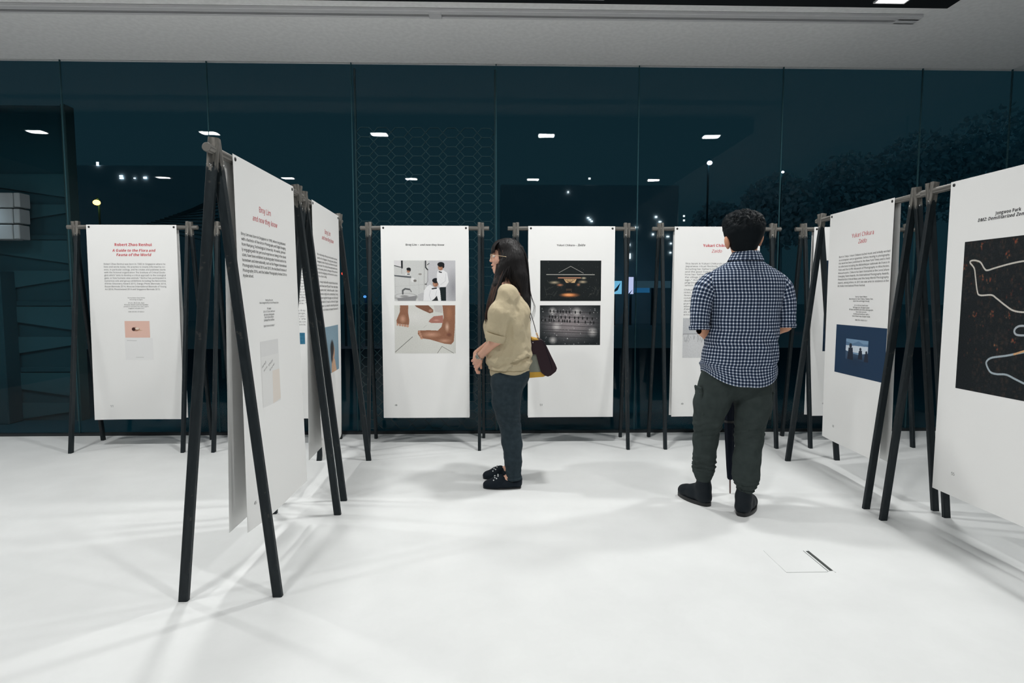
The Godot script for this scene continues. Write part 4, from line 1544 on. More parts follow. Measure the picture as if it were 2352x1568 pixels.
func woman_hair(t: Node3D, base: Vector3) -> void:
	var f := field_for([w3(1105, 540, -0.13), w3(1225, 770, 0.15)], 0.01, 0.0062)
	# cap over the skull, curtain on both sides, lock in front of the shoulder and long fall down the back
	f.ell(w3(1172, 584), Vector3(0.094, 0.108, 0.083), 0.02)
	f.ell(w3(1160, 566), Vector3(0.085, 0.058, 0.076), 0.02)
	f.carve(w3(1127, 612), Vector3(0.046, 0.086, 0.12), 0.012)
	for s in [1.0, -1.0]:
		chain(f, [w3(1166, 575, 0.062 * s), w3(1160, 612, 0.078 * s), w3(1154, 640, 0.085 * s)], [0.04, 0.036, 0.03], 0.03, Vector3(1, 1, 0.5))
		chain(f, [w3(1150, 622, 0.075 * s), w3(1140, 655, 0.095 * s), w3(1126, 705, 0.115 * s), w3(1118, 738, 0.12 * s)], [0.034, 0.03, 0.026, 0.008], 0.02, Vector3(1, 1, 0.55))
		chain(f, [w3(1186, 585, 0.055 * s), w3(1192, 630, 0.065 * s), w3(1202, 690, 0.062 * s), w3(1207, 735, 0.058 * s)], [0.05, 0.045, 0.034, 0.018], 0.03, Vector3(1, 1, 0.8))
	chain(f, [w3(1180, 600, 0.0), w3(1190, 640, 0.0), w3(1205, 690, 0.0), w3(1210, 735, 0.0), w3(1211, 760, 0.0)], [0.075, 0.06, 0.036, 0.022, 0.006], 0.04, Vector3(1, 1, 1.5))
	var comb := FastNoiseLite.new()
	comb.seed = 3
	comb.frequency = 1.0
	f.ripple(func(p: Vector3) -> float: return 0.0065 + 0.004 * comb.get_noise_3d(p.x * 80.0 + p.y * 14.0, p.y * 3.0, p.z * 80.0))
	var q := f.shape()
	for a in q.v.size():
		q.v[a] -= base
	var hair := put("hair", q.mesh(), M.hair_dark, t)
	var r := RandomNumberGenerator.new()
	r.seed = 5
	var dark := Shape.new()
	var brown := Shape.new()
	var mid := Shape.new()
	# combed strands: from the crown over the side and down into the front lock or the back fall
	for k in 620:
		var s := 1.0 if k % 3 != 0 else -1.0
		var u := r.randf()
		var j := r.randf_range(-0.006, 0.006)
		var x0 := lerpf(1144, 1200, u) + r.randf_range(-3, 3)
		var arch := sqrt(maxf(0.0, 1.0 - pow((x0 - 1172.0) / 34.0, 2.0)))
		var p0 := w3(lerpf(1150, 1190, u), 550 + 8.0 * pow(u * 2.0 - 0.9, 2.0), 0.004 * s)
		var p1 := w3(x0, 562 + 10 * absf(u - 0.4), s * (0.030 + 0.035 * arch) + j)
		var p2 := w3(lerpf(1143, 1211, u), 594 + r.randf_range(-4, 4), s * (0.018 + 0.066 * pow(sin(clampf(u * 0.94 + 0.06, 0.05, 0.95) * PI), 0.5)) + j)
		var pts := [p0, p1, p2]
		if u < 0.42:
			var v := u / 0.42
			pts.append(w3(lerpf(1136.5, 1158, v), 632, s * lerpf(0.074, 0.098, v) + j))
			pts.append(w3(lerpf(1130, 1148, v) - 2, 662, s * lerpf(0.1, 0.112, v) + j))
			pts.append(w3(lerpf(1117, 1134, v), 704, s * lerpf(0.116, 0.132, v) + j))
			pts.append(w3(lerpf(1113, 1124, v) + r.randf_range(-1, 2), 732 + r.randf_range(-10, 14), s * 0.124 + j))
		elif u < 0.56:
			var v := (u - 0.42) / 0.14
			pts.append(w3(lerpf(1158, 1182, v), 628, s * 0.102 + j))
			pts.append(w3(lerpf(1154, 1188, v), 650 + r.randf_range(-6, 2), s * 0.1 + j))
		else:
			var v := (u - 0.56) / 0.44
			pts.append(w3(lerpf(1184, 1216, v), 640, s * lerpf(0.098, 0.03, v) + j))
			pts.append(w3(lerpf(1193, 1219, v), 690, s * lerpf(0.088, 0.02, v) + j))
			pts.append(w3(lerpf(1198, 1218, v), 726, s * lerpf(0.078, 0.016, v) + j))
			pts.append(w3(lerpf(1206, 1213, v) + r.randf_range(-2, 2), 752 + r.randf_range(-18, 10), s * 0.03 + j))
		for a in pts.size():
			pts[a] -= base
		var to: Shape = dark
		if u < 0.3:
			to = [brown, mid, brown, dark][k % 4]
		else:
			to = [mid, dark, dark][k % 3]
		strand(to, pts, r.randf_range(0.0018, 0.0034))
	# fringe over the forehead
	for k in 46:
		var z := lerpf(-0.062, 0.066, k / 45.0)
		var e := 1.0 - pow(z / 0.08, 2.0)
		var pts := [w3(1158, 549.5, z * 0.25), w3(1141 + 6 * (1.0 - e), 553.5 + 3.0 * (1.0 - e), z * 0.8), w3(1131.0 + 9 * (1.0 - e), 566, z), w3(1127.6 + 13.0 * (1.0 - e), 582 + r.randf_range(-3, 1.5), z)]
		for a in pts.size():
			pts[a] -= base
		strand([dark, mid, dark][k % 3], pts, 0.0032)
	# a few loose hairs
	for k in 5:
		var pts := [w3(1214, 640, 0.03), w3(1221, 680 + k * 2, 0.04), w3(1230 - k, 705, 0.045), w3(1226 - k * 3, 730 + k * 5, 0.04), w3(1217, 745, 0.04)]
		for a in pts.size():
			pts[a] -= base
		strand(mid, pts, 0.0007, 4)
	put("strands", dark.mesh(), M.hair_dark, hair)
	put("strands", mid.mesh(), M.hair_mid, hair)
	put("strands", brown.mesh(), M.hair_brown, hair)

func woman_things() -> void:
	# spectacles
	var t := thing("eyeglasses", "thin gold-rimmed spectacles on the long-haired person's face", "eyeglasses", w3(1127, 588))
	var base := t.position
	for s in [1.0, -1.0]:
		var q := Shape.new()
		var ring := []
		for a in 25:
			var an := TAU * a / 24.0
			ring.append(w3(1126.8 + 1.5 * absf(sin(an)) * 0.3, 590.0 - 6.6 * sin(an), s * (0.034 + 0.024 * cos(an))) + Vector3(0.012 * maxf(0.0, cos(an)), 0, 0) - base)
		q.tube(ring, 0.0016, 6, false)
		put("rim", q.mesh(), M.gold_pale, t)
		var ln := Shape.new()
		var c := w3(1127.2, 590, s * 0.034) - base
		for a in 24:
			ln.tri(c, ring[a], ring[a + 1])
		put("lens", ln.mesh(), M.lens_glass, t)
		q = Shape.new()
		q.tube([w3(1129.5, 585.8, s * 0.058) - base, w3(1133, 585.6, s * 0.074) - base, w3(1142, 586.6, s * 0.089) - base, w3(1160, 589, s * 0.094) - base, w3(1172, 592, s * 0.094) - base], 0.0017, 6)
		put("temple", q.mesh(), M.gold_pale, t)
	var b := Shape.new()
	b.tube([w3(1127, 587.5, 0.012) - base, w3(1126.2, 586.6, 0.0) - base, w3(1127, 587.5, -0.012) - base], 0.0016, 6)
	put("bridge", b.mesh(), M.gold_pale, t)
	# watch on the near wrist
	var wr := w3(1103.2, 817.0, 0.049)
	t = thing("wristwatch", "silver wristwatch with a chain strap on the folded hands", "watch", wr)
	var axis := (w3(1136, 787, 0.15) - w3(1101, 820, 0.045)).normalized()
	var s1 := axis.cross(Vector3.BACK).normalized()
	var s2 := axis.cross(s1)
	for k in 16:
		var an := TAU * k / 16.0
		var q := Shape.new()
		var dir := s1 * cos(an) + s2 * sin(an)
		var tan_ := -s1 * sin(an) + s2 * cos(an)
		q.box(Transform3D(Basis(tan_, dir, tan_.cross(dir)), dir * 0.0275), Vector3(0.0092, 0.003, 0.013), 0.0008)
		put("strap_link", q.mesh(), M.steel, t)
	var face_dir := (s2 * (1.0 if s2.z > 0 else -1.0) + s1 * (0.35 if s1.x < 0 else -0.35)).normalized()
	var q := Shape.new()
	q.tube([face_dir * 0.026, face_dir * 0.0265, face_dir * 0.033, face_dir * 0.0335], [0.013, 0.0145, 0.0145, 0.0125], 20)
	put("case", q.mesh(), M.steel, t)
	q = Shape.new()
	q.tube([face_dir * 0.0332, face_dir * 0.0338], 0.0108, 20)
	put("dial", q.mesh(), M.olive, t)
	# shoulder bag behind the back
	var z := -0.06
	t = thing("shoulder_bag", "burgundy flap bag with mustard base hanging behind the knitted top", "bag", w3(1240, 860, z))
	base = t.position
	var plane := func(p: Array) -> Array:
		var o := []
		for e in range(0, p.size(), 2):
			var g := w3(p[e], p[e + 1], z) - base
			o.append(Vector2(g.x, g.y))
		return o
	q = Shape.new()
	q.extrude(plane.call([1214, 790, 1232, 800, 1244, 850, 1206, 852, 1206, 800]), Transform3D(), 0.2)
	put("gusset", q.mesh(), M.olive, t)
	q = Shape.new()
	q.extrude(plane.call([1206, 850.5, 1244, 849.5, 1253, 857, 1245, 860.5, 1212, 863, 1206, 862]), Transform3D(), 0.205)
	put("base_panel", q.mesh(), M.mustard, t)
	q = Shape.new()
	q.extrude(plane.call([1216, 781, 1222, 779, 1240, 777.5, 1246, 781, 1252, 791, 1262, 812, 1272, 832, 1275.5, 841, 1273, 848, 1262, 857, 1255, 859.5, 1248, 857, 1240, 850, 1234, 830, 1229, 810, 1221, 809, 1216, 808]), Transform3D(), 0.225)
	put("flap", q.mesh(), M.burgundy, t)
	q = Shape.new()
	q.tube([w3(1245, 781, z + 0.1135) - base, w3(1252, 795, z + 0.1135) - base, w3(1266, 836, z + 0.1135) - base, w3(1268, 848, z + 0.1135) - base], 0.0012, 6)
	put("seam", q.mesh(), M.navy, t)
	q = Shape.new()
	q.extrude(plane.call([1219, 773, 1224, 775.5, 1240, 779, 1242, 781.5, 1226, 781.5, 1219, 778]), Transform3D(), 0.215)
	put("lining", q.mesh(), M.mustard, t)
	for k in 2:
		q = Shape.new()
		q.ball(w3(1224 + 0.6 * k, 786.5, z + 0.113 - 0.226 * k) - base, Vector3(0.004, 0.004, 0.002), 8)
		put("stud", q.mesh(), M.steel, t)
	for k in 5:
		var a := w3(lerpf(1231.5, 1236.5, k / 5.0), lerpf(763, 776, k / 5.0), z + 0.06)
		var e := w3(lerpf(1231.5, 1236.5, (k + 1.2) / 5.0), lerpf(763, 776, (k + 1.2) / 5.0), z + 0.06)
		q = Shape.new()
		var d := (e - a).normalized()
		var side := (Vector3.BACK if k % 2 == 0 else d.cross(Vector3.BACK).normalized())
		var ring := []
		for g in 11:
			var an := TAU * g / 10.0
			ring.append(a.lerp(e, 0.5) - base + d * cos(an) * 0.0075 + side * sin(an) * 0.005)
		q.tube(ring, 0.0016, 5, false)
		put("chain_link", q.mesh(), M.gold, t)
	q = Shape.new()
	q.tube([w3(1231.5, 763, z + 0.06) - base, w3(1226, 742, z + 0.05) - base, w3(1218, 716, z + 0.02) - base, w3(1205, 690, z - 0.03) - base, w3(1190, 664, z - 0.08) - base, w3(1172, 652, z - 0.11) - base, w3(1152, 668, z - 0.115) - base, w3(1140, 700, z - 0.12) - base], 0.0055, 6, true, Vector2(1.0, 0.45))
	put("strap", q.mesh(), M.black, t)

func man() -> void:
	var t := thing("person", "person in a navy checked shirt, cargo trousers and black boots", "person", Vector3(m3(1707, 900).x, 0, MZ))
	var base := t.position
	var nz := FastNoiseLite.new()
	nz.seed = 17
	nz.frequency = 1.0
	var lz := fl(1605, 1158).z - MZ       # the foot set forward
	var rz := fl(1718, 1181).z - MZ
	var grip := m3(1675, 812, -0.24)
	# ---- body
	var f := field_for([m3(1585, 560, -0.3), m3(1830, 560, 0.2), Vector3(m3(1700, 900).x, 0.02, MZ)], 0.05, 0.014)
	chain(f, [m3(1707, 650), m3(1705, 740), m3(1700, 850)], [0.12, 0.115, 0.12], 0.04, Vector3(1.35, 1, 0.9))
	f.cone(m3(1650, 652), m3(1766, 652), 0.04, 0.04, 0.05)
	chain(f, [m3(1710, 560), m3(1709, 620)], [0.056, 0.06], 0.03)
	var el := [m3(1608, 748, 0.03), m3(1803, 744, 0.03)]
	chain(f, [m3(1634, 656), m3(1614, 692, 0.012), el[0], grip + Vector3(-0.04, 0.01, 0.02)], [0.044, 0.042, 0.04, 0.027], 0.02)
	chain(f, [m3(1780, 656), m3(1800, 690, 0.012), el[1], grip + Vector3(0.05, 0.03, 0.02)], [0.044, 0.042, 0.04, 0.027], 0.02)
	chain(f, [m3(1650, 880), m3(1625, 985, lz * 0.4), m3(1614, 1085, lz), Vector3(m3(1617, 1140, lz).x, 0.06, MZ + lz), Vector3(m3(1617, 1140, lz).x - 0.05, 0.045, MZ + lz - 0.107)], [0.09, 0.055, 0.036, 0.03, 0.022], 0.03)
	chain(f, [m3(1728, 880), m3(1717, 990, rz * 0.4), m3(1711, 1100, rz), Vector3(m3(1708, 1150, rz).x, 0.06, MZ + rz), Vector3(m3(1708, 1150, rz).x + 0.07, 0.045, MZ + rz - 0.095)], [0.09, 0.058, 0.036, 0.03, 0.022], 0.03)
	var body := f.shape()
	# head facing away, ears at the sides, face on the far side
	f = field_for([m3(1655, 480, -0.14), m3(1762, 600, 0.13)], 0.05, 0.0048)
	f.ell(m3(1709, 530, 0.0), Vector3(0.083, 0.105, 0.098), 0.02)
	f.ell(m3(1708, 550, -0.045), Vector3(0.07, 0.095, 0.06), 0.03)
	chain(f, [m3(1708, 560, 0.0), m3(1708, 580, -0.075)], [0.066, 0.03], 0.03)
	chain(f, [m3(1710, 545, 0.012), m3(1710, 600, 0.012)], [0.062, 0.064], 0.03)
	chain(f, [m3(1708, 535, -0.1), m3(1708, 549, -0.116)], [0.01, 0.014], 0.012)
	for s in [-1.0, 1.0]:
		f.carve(m3(1708 + s * 13, 537, -0.105), Vector3(0.018, 0.011, 0.012), 0.012)
		f.ell(m3(1708 + s * 7, 551, -0.108), Vector3(0.008, 0.007, 0.008), 0.006)
		# ears
		var ex: float = 1708.5 + s * 38.5
		var ey := 551.0 if s > 0 else 558.0
		f.ell(m3(ex, ey - 2, 0.0), Vector3(0.013, 0.034, 0.022), 0.006, Basis(Vector3.BACK, -s * 0.22))
		f.ell(m3(ex - s * 2.0, ey + 9, -0.006), Vector3(0.009, 0.013, 0.011), 0.006)
		f.carve(m3(ex - s * 1.0, ey - 3, -0.02), Vector3(0.008, 0.018, 0.012), 0.005)
	f.ell(m3(1708, 560.5, -0.103), Vector3(0.024, 0.006, 0.011), 0.006)
	f.ell(m3(1708, 565, -0.101), Vector3(0.02, 0.006, 0.011), 0.006)
	body.add(f.shape())
	# hands, one over the other on the umbrella handle
	f = field_for([grip + Vector3(-0.09, -0.07, -0.06), grip + Vector3(0.1, 0.09, 0.06)], 0.02, 0.0042)
	for s in [-1.0, 1.0]:
		var g := grip + Vector3(0, 0.03 if s > 0 else -0.01, 0)
		chain(f, [g + Vector3(s * 0.05, 0.0, 0.024), g + Vector3(s * 0.03, 0.0, 0.03), g + Vector3(s * 0.002, 0.0, 0.03)], [0.028, 0.032, 0.028], 0.012, Vector3(1, 1, 0.62))
		for k in 4:
			var y := -0.026 + 0.0175 * k
			fingers(f, [[[g + Vector3(-s * 0.012, y, 0.028), g + Vector3(-s * 0.034, y, 0.014), g + Vector3(-s * 0.034, y, -0.014), g + Vector3(-s * 0.008, y, -0.026)], 0.0094]])
		fingers(f, [[[g + Vector3(s * 0.04, 0.02, 0.02), g + Vector3(s * 0.034, 0.036, -0.006), g + Vector3(s * 0.012, 0.03, -0.026)], 0.0105]])
	body.add(f.shape())
	for a in body.v.size():
		body.v[a] -= base
	put("body", body.mesh(), M.skin_warm, t)
	for s in [-1.0, 1.0]:
		var e := Shape.new()
		e.ball(m3(1708 + s * 13, 537.5, -0.094) - base, Vector3(0.013, 0.008, 0.01), 12)
		var eye := put("eye", e.mesh(), M.eye_white, t)
		e = Shape.new()
		e.ball(m3(1708 + s * 13, 537.5, -0.1025) - base, Vector3(0.006, 0.006, 0.003), 10)
		put("iris", e.mesh(), M.iris, eye)
		e = Shape.new()
		e.tube([m3(1708 + s * 5, 530, -0.106) - base, m3(1708 + s * 13, 528, -0.106) - base, m3(1708 + s * 21, 530.5, -0.094) - base], [0.003, 0.004, 0.002], 6)
		put("eyebrow", e.mesh(), M.hair_black, t)
	var lip := Shape.new()
	lip.ball(m3(1708, 562.5, -0.108) - base, Vector3(0.021, 0.007, 0.006), 10)
	put("lips", lip.mesh(), M.lip, t)
	# ---- hair: short at the sides and nape, loose waves on top
	f = field_for([m3(1655, 478, -0.13), m3(1762, 580, 0.14)], 0.05, 0.0055)
	f.ell(m3(1709, 526, 0.004), Vector3(0.108, 0.098, 0.116), 0.02)
	f.ell(m3(1707, 510, -0.02), Vector3(0.105, 0.064, 0.11), 0.03)
	chain(f, [m3(1709, 538, 0.018), m3(1709.5, 556, 0.02), m3(1709.5, 566, 0.018)], [0.088, 0.07, 0.056], 0.035)
	f.carve(m3(1708, 562, -0.115), Vector3(0.1, 0.082, 0.09), 0.012)
	for s in [-1.0, 1.0]:
		f.carve(m3(1708.5 + s * 44, (551.0 if s > 0 else 558.0), -0.004), Vector3(0.021, 0.036, 0.035), 0.02)
	f.ripple(func(p: Vector3) -> float:
		var up := smoothstep(m3(1709, 545).y, m3(1709, 500).y, p.y)
		return up * (0.009 * nz.get_noise_3d(p.x * 32.0, p.y * 32.0, p.z * 32.0) + 0.004 * sin(p.x * 140.0 + 6.0 * nz.get_noise_3d(p.x * 12.0, p.y * 12.0, p.z * 12.0))))
	var q := f.shape()
	for a in q.v.size():
		q.v[a] -= base
	var hair := put("hair", q.mesh(), M.hair_black, t)
	var curls := Shape.new()
	var r := RandomNumberGenerator.new()
	r.seed = 9
	for k in 260:
		var an := r.randf_range(0, TAU)
		var el_ := r.randf_range(0.12, 1.0)
		var dir := Vector3(cos(an) * cos(el_ * 1.4), sin(el_ * 1.4), sin(an) * cos(el_ * 1.4))
		var c := m3(1708, 524) - base
		var p := c + dir * Vector3(0.106, 0.099, 0.112)
		var sw := dir.cross(Vector3(r.randf_range(-1, 1), 0.4, r.randf_range(-1, 1))).normalized()
		var pts := []
		for e in 5:
			var u := e / 4.0
			pts.append(p + sw * (u - 0.5) * 0.06 + dir * (0.005 * sin(u * PI)) + Vector3.DOWN * 0.012 * u * u)
		strand(curls, pts, r.randf_range(0.001, 0.0021))
	put("waves", curls.mesh(), M.hair_black, hair)
	man_shirt(t, base, nz)
	# ---- trousers
	f = field_for([m3(1588, 830, -0.2), m3(1790, 830, 0.18), Vector3(m3(1700, 900).x, 0.08, MZ - 0.16)], 0.09, 0.009)
	f.ell(m3(1692, 862), Vector3(0.2, 0.13, 0.14), 0.05)
	chain(f, [m3(1647, 890), m3(1634, 925, lz * 0.15), m3(1626, 965, lz * 0.35), m3(1621, 1010, lz * 0.6), m3(1618, 1050, lz * 0.85), m3(1616, 1076, lz), m3(1616.5, 1092, lz)], [0.11, 0.095, 0.076, 0.066, 0.06, 0.06, 0.048], 0.03)
	chain(f, [m3(1729, 892), m3(1730, 930, rz * 0.15), m3(1724, 965, rz * 0.35), m3(1720, 1005, rz * 0.5), m3(1716, 1055, rz * 0.85), m3(1713.5, 1092, rz), m3(1713, 1116, rz)], [0.106, 0.096, 0.081, 0.074, 0.07, 0.069, 0.05], 0.03)
	var ka := m3(1620, 985).y
	var kb := m3(1617, 1074).y
	f.ripple(func(p: Vector3) -> float:
		var right := p.x > m3(1668, 990).x
		var dn := 0.028 if right else 0.0
		var knee := exp(-pow((p.y - ka + dn * 0.3) / 0.05, 2.0))
		var cuff := exp(-pow((p.y - kb + dn * 3.1 * (1.0 if right else 0.0)) / 0.045, 2.0))
		var wv := nz.get_noise_3d(p.x * 8.0, p.y * 6.0, p.z * 8.0)
		return 0.006 * cuff * sin(p.y * 230.0 + p.x * 30.0 + 5.0 * wv) + 0.0045 * knee * sin(p.y * 170.0 - p.x * 60.0 + 5.0 * wv) + 0.006 * nz.get_noise_3d(p.x * 11.0, p.y * 5.0, p.z * 11.0))
	var tr := f.shape()
	for a in tr.v.size():
		tr.v[a] -= base
	var trs := put("trousers", tr.mesh(), M.cargo, t)
	for pk in [[1606, 925, 0.0, -1.0], [1764, 935, 0.01, 1.0]]:
		var b := Shape.new()
		var c := m3(pk[0] + pk[3] * -1.0, pk[1], pk[2]) - base
		b.box(Transform3D(Basis(Vector3.BACK, -pk[3] * 0.12), c), Vector3(0.014, 0.13, 0.1), 0.006)
		b.box(Transform3D(Basis(Vector3.BACK, -pk[3] * 0.2), c + Vector3(pk[3] * 0.008, 0.075, 0)), Vector3(0.013, 0.045, 0.104), 0.005)
		put("side_pocket", b.mesh(), M.cargo, trs)
	# ---- boots
	boot(t, base, Vector3(m3(1617, 1140, lz).x, 0, MZ + lz), m3(1616, 1084, lz), Vector3(-0.42, 0, -0.9), 0.0)
	boot(t, base, Vector3(m3(1707, 1150, rz).x, 0, MZ + rz), m3(1711, 1108, rz), Vector3(0.6, 0, -0.8), 0.0)

func boot(t: Node3D, base: Vector3, heel: Vector3, top: Vector3, dir: Vector3, _lift: float) -> void:
	dir = dir.normalized()
	var side := dir.cross(Vector3.UP)
	var f := field_for([heel - dir * 0.05 - side * 0.07, heel + dir * 0.27 + side * 0.07, top, heel - side * 0.07 + dir * 0.2, heel + side * 0.07], 0.05, 0.0058)
	var a := heel + Vector3(0, 0.045, 0)
	chain(f, [top + Vector3(0, 0.02, 0), heel + Vector3(0, 0.1, 0) + dir * 0.005, a], [0.039, 0.042, 0.04], 0.02)
	chain(f, [a, heel + dir * 0.08 + Vector3(0, 0.042, 0), heel + dir * 0.15 + Vector3(0, 0.036, 0), heel + dir * 0.172 + Vector3(0, 0.036, 0)], [0.042, 0.043, 0.041, 0.033], 0.02)
	f.cone(heel + Vector3(0, 0.095, 0) + dir * 0.02, heel + dir * 0.12 + Vector3(0, 0.05, 0), 0.038, 0.034, 0.02)
	f.cut(Vector3(0, 0.012, 0), Vector3.DOWN)
	var q := f.shape()
	for e in q.v.size():
		q.v[e] -= base
	var b := put("boot", q.mesh(), M.leather_matt, t)
	var s := Shape.new()
	var rs := []
	for y in [0.0, 0.002, 0.02, 0.022]:
		var ring := PackedVector3Array()
		for k in 28:
			var an := -TAU * k / 28.0
			var u := cos(an) * 0.5 + 0.5
			var hw := 0.047 * pow(absf(sin(an)), 0.6) * (0.9 + 0.2 * sin(u * PI))
			var in_ := 0.96 if y < 0.001 or y > 0.021 else 1.0
			ring.append(heel - base + dir * (-0.044 + u * 0.25) + Vector3(0, y, 0) - side * signf(sin(an)) * hw * in_)
		rs.append(ring)
	s.rings(rs)
	put("sole", s.mesh(), M.black, b)

func oval_ring(c: Vector3, rx: float, rz: float, n: int, power := 2.3) -> PackedVector3Array:
	var out := PackedVector3Array()
	for a in n:
		var an := -TAU * a / n - PI * 0.5
		var co := cos(an)
		var si := sin(an)
		out.append(c + Vector3(signf(co) * pow(absf(co), 2.0 / power) * rx, 0, signf(si) * pow(absf(si), 2.0 / power) * rz))
	return out

func man_shirt(t: Node3D, base: Vector3, nz: FastNoiseLite) -> void:
	# torso: rings from the hem up, seam at the front (away from the camera); u runs round and v up, in metres
	var prof := [  # y pixel, left, right, depth radius, z of the middle
		[884, 1613, 1779, 0.158, 0.0], [870, 1612, 1780, 0.158, 0.0], [850, 1611, 1780, 0.156, 0.0], [825, 1614, 1780, 0.151, 0.0], [800, 1618, 1780, 0.150, 0.0], [775, 1623, 1781, 0.148, 0.0],
		[750, 1627, 1782, 0.146, 0.0], [725, 1628, 1785, 0.144, 0.002], [700, 1627, 1789, 0.142, 0.004], [675, 1625, 1793, 0.138, 0.008], [655, 1619, 1799, 0.132, 0.010], [640, 1620, 1798, 0.122, 0.012],
		[628, 1628, 1790, 0.108, 0.012], [618, 1642, 1775, 0.094, 0.014], [608, 1659, 1758, 0.082, 0.014], [600, 1674, 1746, 0.074, 0.012], [594, 1679, 1742, 0.070, 0.01]]
	var n := 120
	var rs := []
	var uvs := []
	var v := 0.0
	var prev := m3(1700, prof[0][0])
	var half0 := 0.2
	var sub := []
	for k in prof.size() - 1:
		for e in 4:
			var u := e / 4.0
			var row := []
			for g in 5:
				row.append(lerpf(prof[k][g], prof[k + 1][g], u))
			sub.append(row)
	sub.append(prof[-1])
	for row in sub:
		var l := m3(row[1], row[0])
		var rr := m3(row[2], row[0])
		var c := (l + rr) * 0.5 + Vector3(0, 0, row[4])
		v += (Vector3(0, c.y, 0) - Vector3(0, prev.y, 0)).length() + 0.35 * absf((rr.x - l.x) * 0.5 - half0) * smoothstep(645.0, 630.0, row[0])
		prev = c
		half0 = (rr.x - l.x) * 0.5
		var rx := (rr.x - l.x) * 0.5
		var ring := oval_ring(c, rx, row[3], n)
		var uv := PackedVector2Array()
		var low := smoothstep(820.0, 884.0, row[0])
		for a in n + 1:
			var an := TAU * a / n
			if a < n:
				var back := sin(TAU * a / n - PI * 0.5)     # +1 at the back of the wearer, towards the camera
				var p := ring[a]
				var off := p - c
				var d := off.normalized()
				var x := off.x
				var y := p.y
				# folds: a pleat down the middle of the back, slanting pulls from the waist, soft dents
				var w := 0.007 * nz.get_noise_3d(p.x * 7.0 + y * 3.0, y * 4.0, p.z * 7.0)
				w += 0.0045 * sin((y * 0.9 + x * 1.5) * 42.0 + 5.0 * nz.get_noise_3d(p.x * 5.0, y * 5.0, 1.0)) * smoothstep(1.18, 0.98, y) * smoothstep(0.72, 0.85, y)
				var pl := exp(-pow((x - 0.012) / 0.02, 2.0)) * smoothstep(0.95, 1.25, y) * smoothstep(1.43, 1.36, y) * maxf(back, 0.0)
				w += 0.007 * pl * cos((x - 0.012) * 220.0)
				ring[a] = p + d * w * smoothstep(1.5, 1.42, y)
				# shirt tail: lowest at the back on one side, higher at the sides
				var side := absf(off.x) / rx
				var lift := 0.085 * pow(side, 2.6) + 0.022 * (0.5 - 0.5 * x / rx) * (1.0 - side)
				ring[a].y += low * lift
			uv.append(Vector2(an * 0.17, v + (low * 0.0)))
		rs.append(ring)
		uvs.append(uv)
	var q := Shape.new()
	for a in rs.size():
		var m: int = rs[a].size()
		var run := PackedFloat32Array([0.0])
		for b in m:
			run.append(run[b] + (rs[a][(b + 1) % m] - rs[a][b]).length())
		for b in m + 1:
			uvs[a][b].x = run[b] - run[m] * 0.5
		for b in m:
			rs[a][b] -= base
	q.rings(rs, false, true, uvs)
	var shirt := put("checked_shirt", q.mesh(), M.check, t)
	# sleeves
	for s in [-1.0, 1.0]:
		var path: Array = [m3(1656, 645), m3(1636, 650), m3(1620, 666, 0.006), m3(1612, 690, 0.012), m3(1608, 720, 0.018), m3(1606.5, 745, 0.022), m3(1606.5, 757, 0.024)] if s < 0 else [m3(1758, 643), m3(1778, 648), m3(1794, 664, 0.006), m3(1801, 690, 0.012), m3(1803.5, 718, 0.018), m3(1803.5, 740, 0.022), m3(1803.5, 752, 0.024)]
		var rad := [0.056, 0.066, 0.066, 0.060, 0.055, 0.052, 0.051]
		var out := []
		var ruv := []
		var vv := 0.0
		var pts := []
		var rds := []
		for k in path.size() - 1:
			for e in 4:
				pts.append(path[k].lerp(path[k + 1], e / 4.0))
				rds.append(lerpf(rad[k], rad[k + 1], e / 4.0))
		pts.append(path[-1])
		rds.append(rad[-1])
		for k in pts.size():
			var d: Vector3 = (pts[mini(k + 1, pts.size() - 1)] - pts[maxi(k - 1, 0)]).normalized()
			var sx := d.cross(Vector3.BACK).normalized()
			var sz := d.cross(sx)
			if k > 0:
				vv += (pts[k] - pts[k - 1]).length()
			var ring := PackedVector3Array()
			var uv := PackedVector2Array()
			for a in 41:
				var an := TAU * a / 40.0
				if a < 40:
					var p: Vector3 = pts[k] + (sx * cos(an) + sz * sin(an) * 1.12) * rds[k]
					p += (p - pts[k]).normalized() * (0.006 * nz.get_noise_3d(p.x * 14.0, p.y * 9.0, p.z * 14.0) + 0.002 * sin(p.y * 120.0 + an * 2.0) * smoothstep(1.25, 1.1, p.y))
					ring.append(p - base)
				uv.append(Vector2(an * 0.059, vv))
			out.append(ring)
			ruv.append(uv)
		var sl := Shape.new()
		sl.rings(out, true, false, ruv)
		# turned-up end of the sleeve
		var e0: Vector3 = pts[-4]
		var e1: Vector3 = pts[-1]
		var d2 := (e1 - e0).normalized()
		var bx := d2.cross(Vector3.BACK).normalized()
		var bz := d2.cross(bx)
		var o2 := []
		var u2 := []
		for g in [[0.0, 0.055], [0.0, 0.0575], [0.5, 0.0575], [1.0, 0.0555], [1.06, 0.051], [0.9, 0.036]]:
			var ring := PackedVector3Array()
			var uv := PackedVector2Array()
			for a in 41:
				var an := TAU * a / 40.0
				if a < 40:
					ring.append(e0.lerp(e1, g[0]) + (bx * cos(an) + bz * sin(an) * 1.1) * g[1] - base)
				uv.append(Vector2(an * 0.059, vv + g[0] * 0.03))
			o2.append(ring)
			u2.append(uv)
		sl.rings(o2, false, false, u2)
		put("sleeve", sl.mesh(), M.check, shirt)
	# collar: stand and turned-down fall, and the yoke seam
	var cs := []
	var cu := []
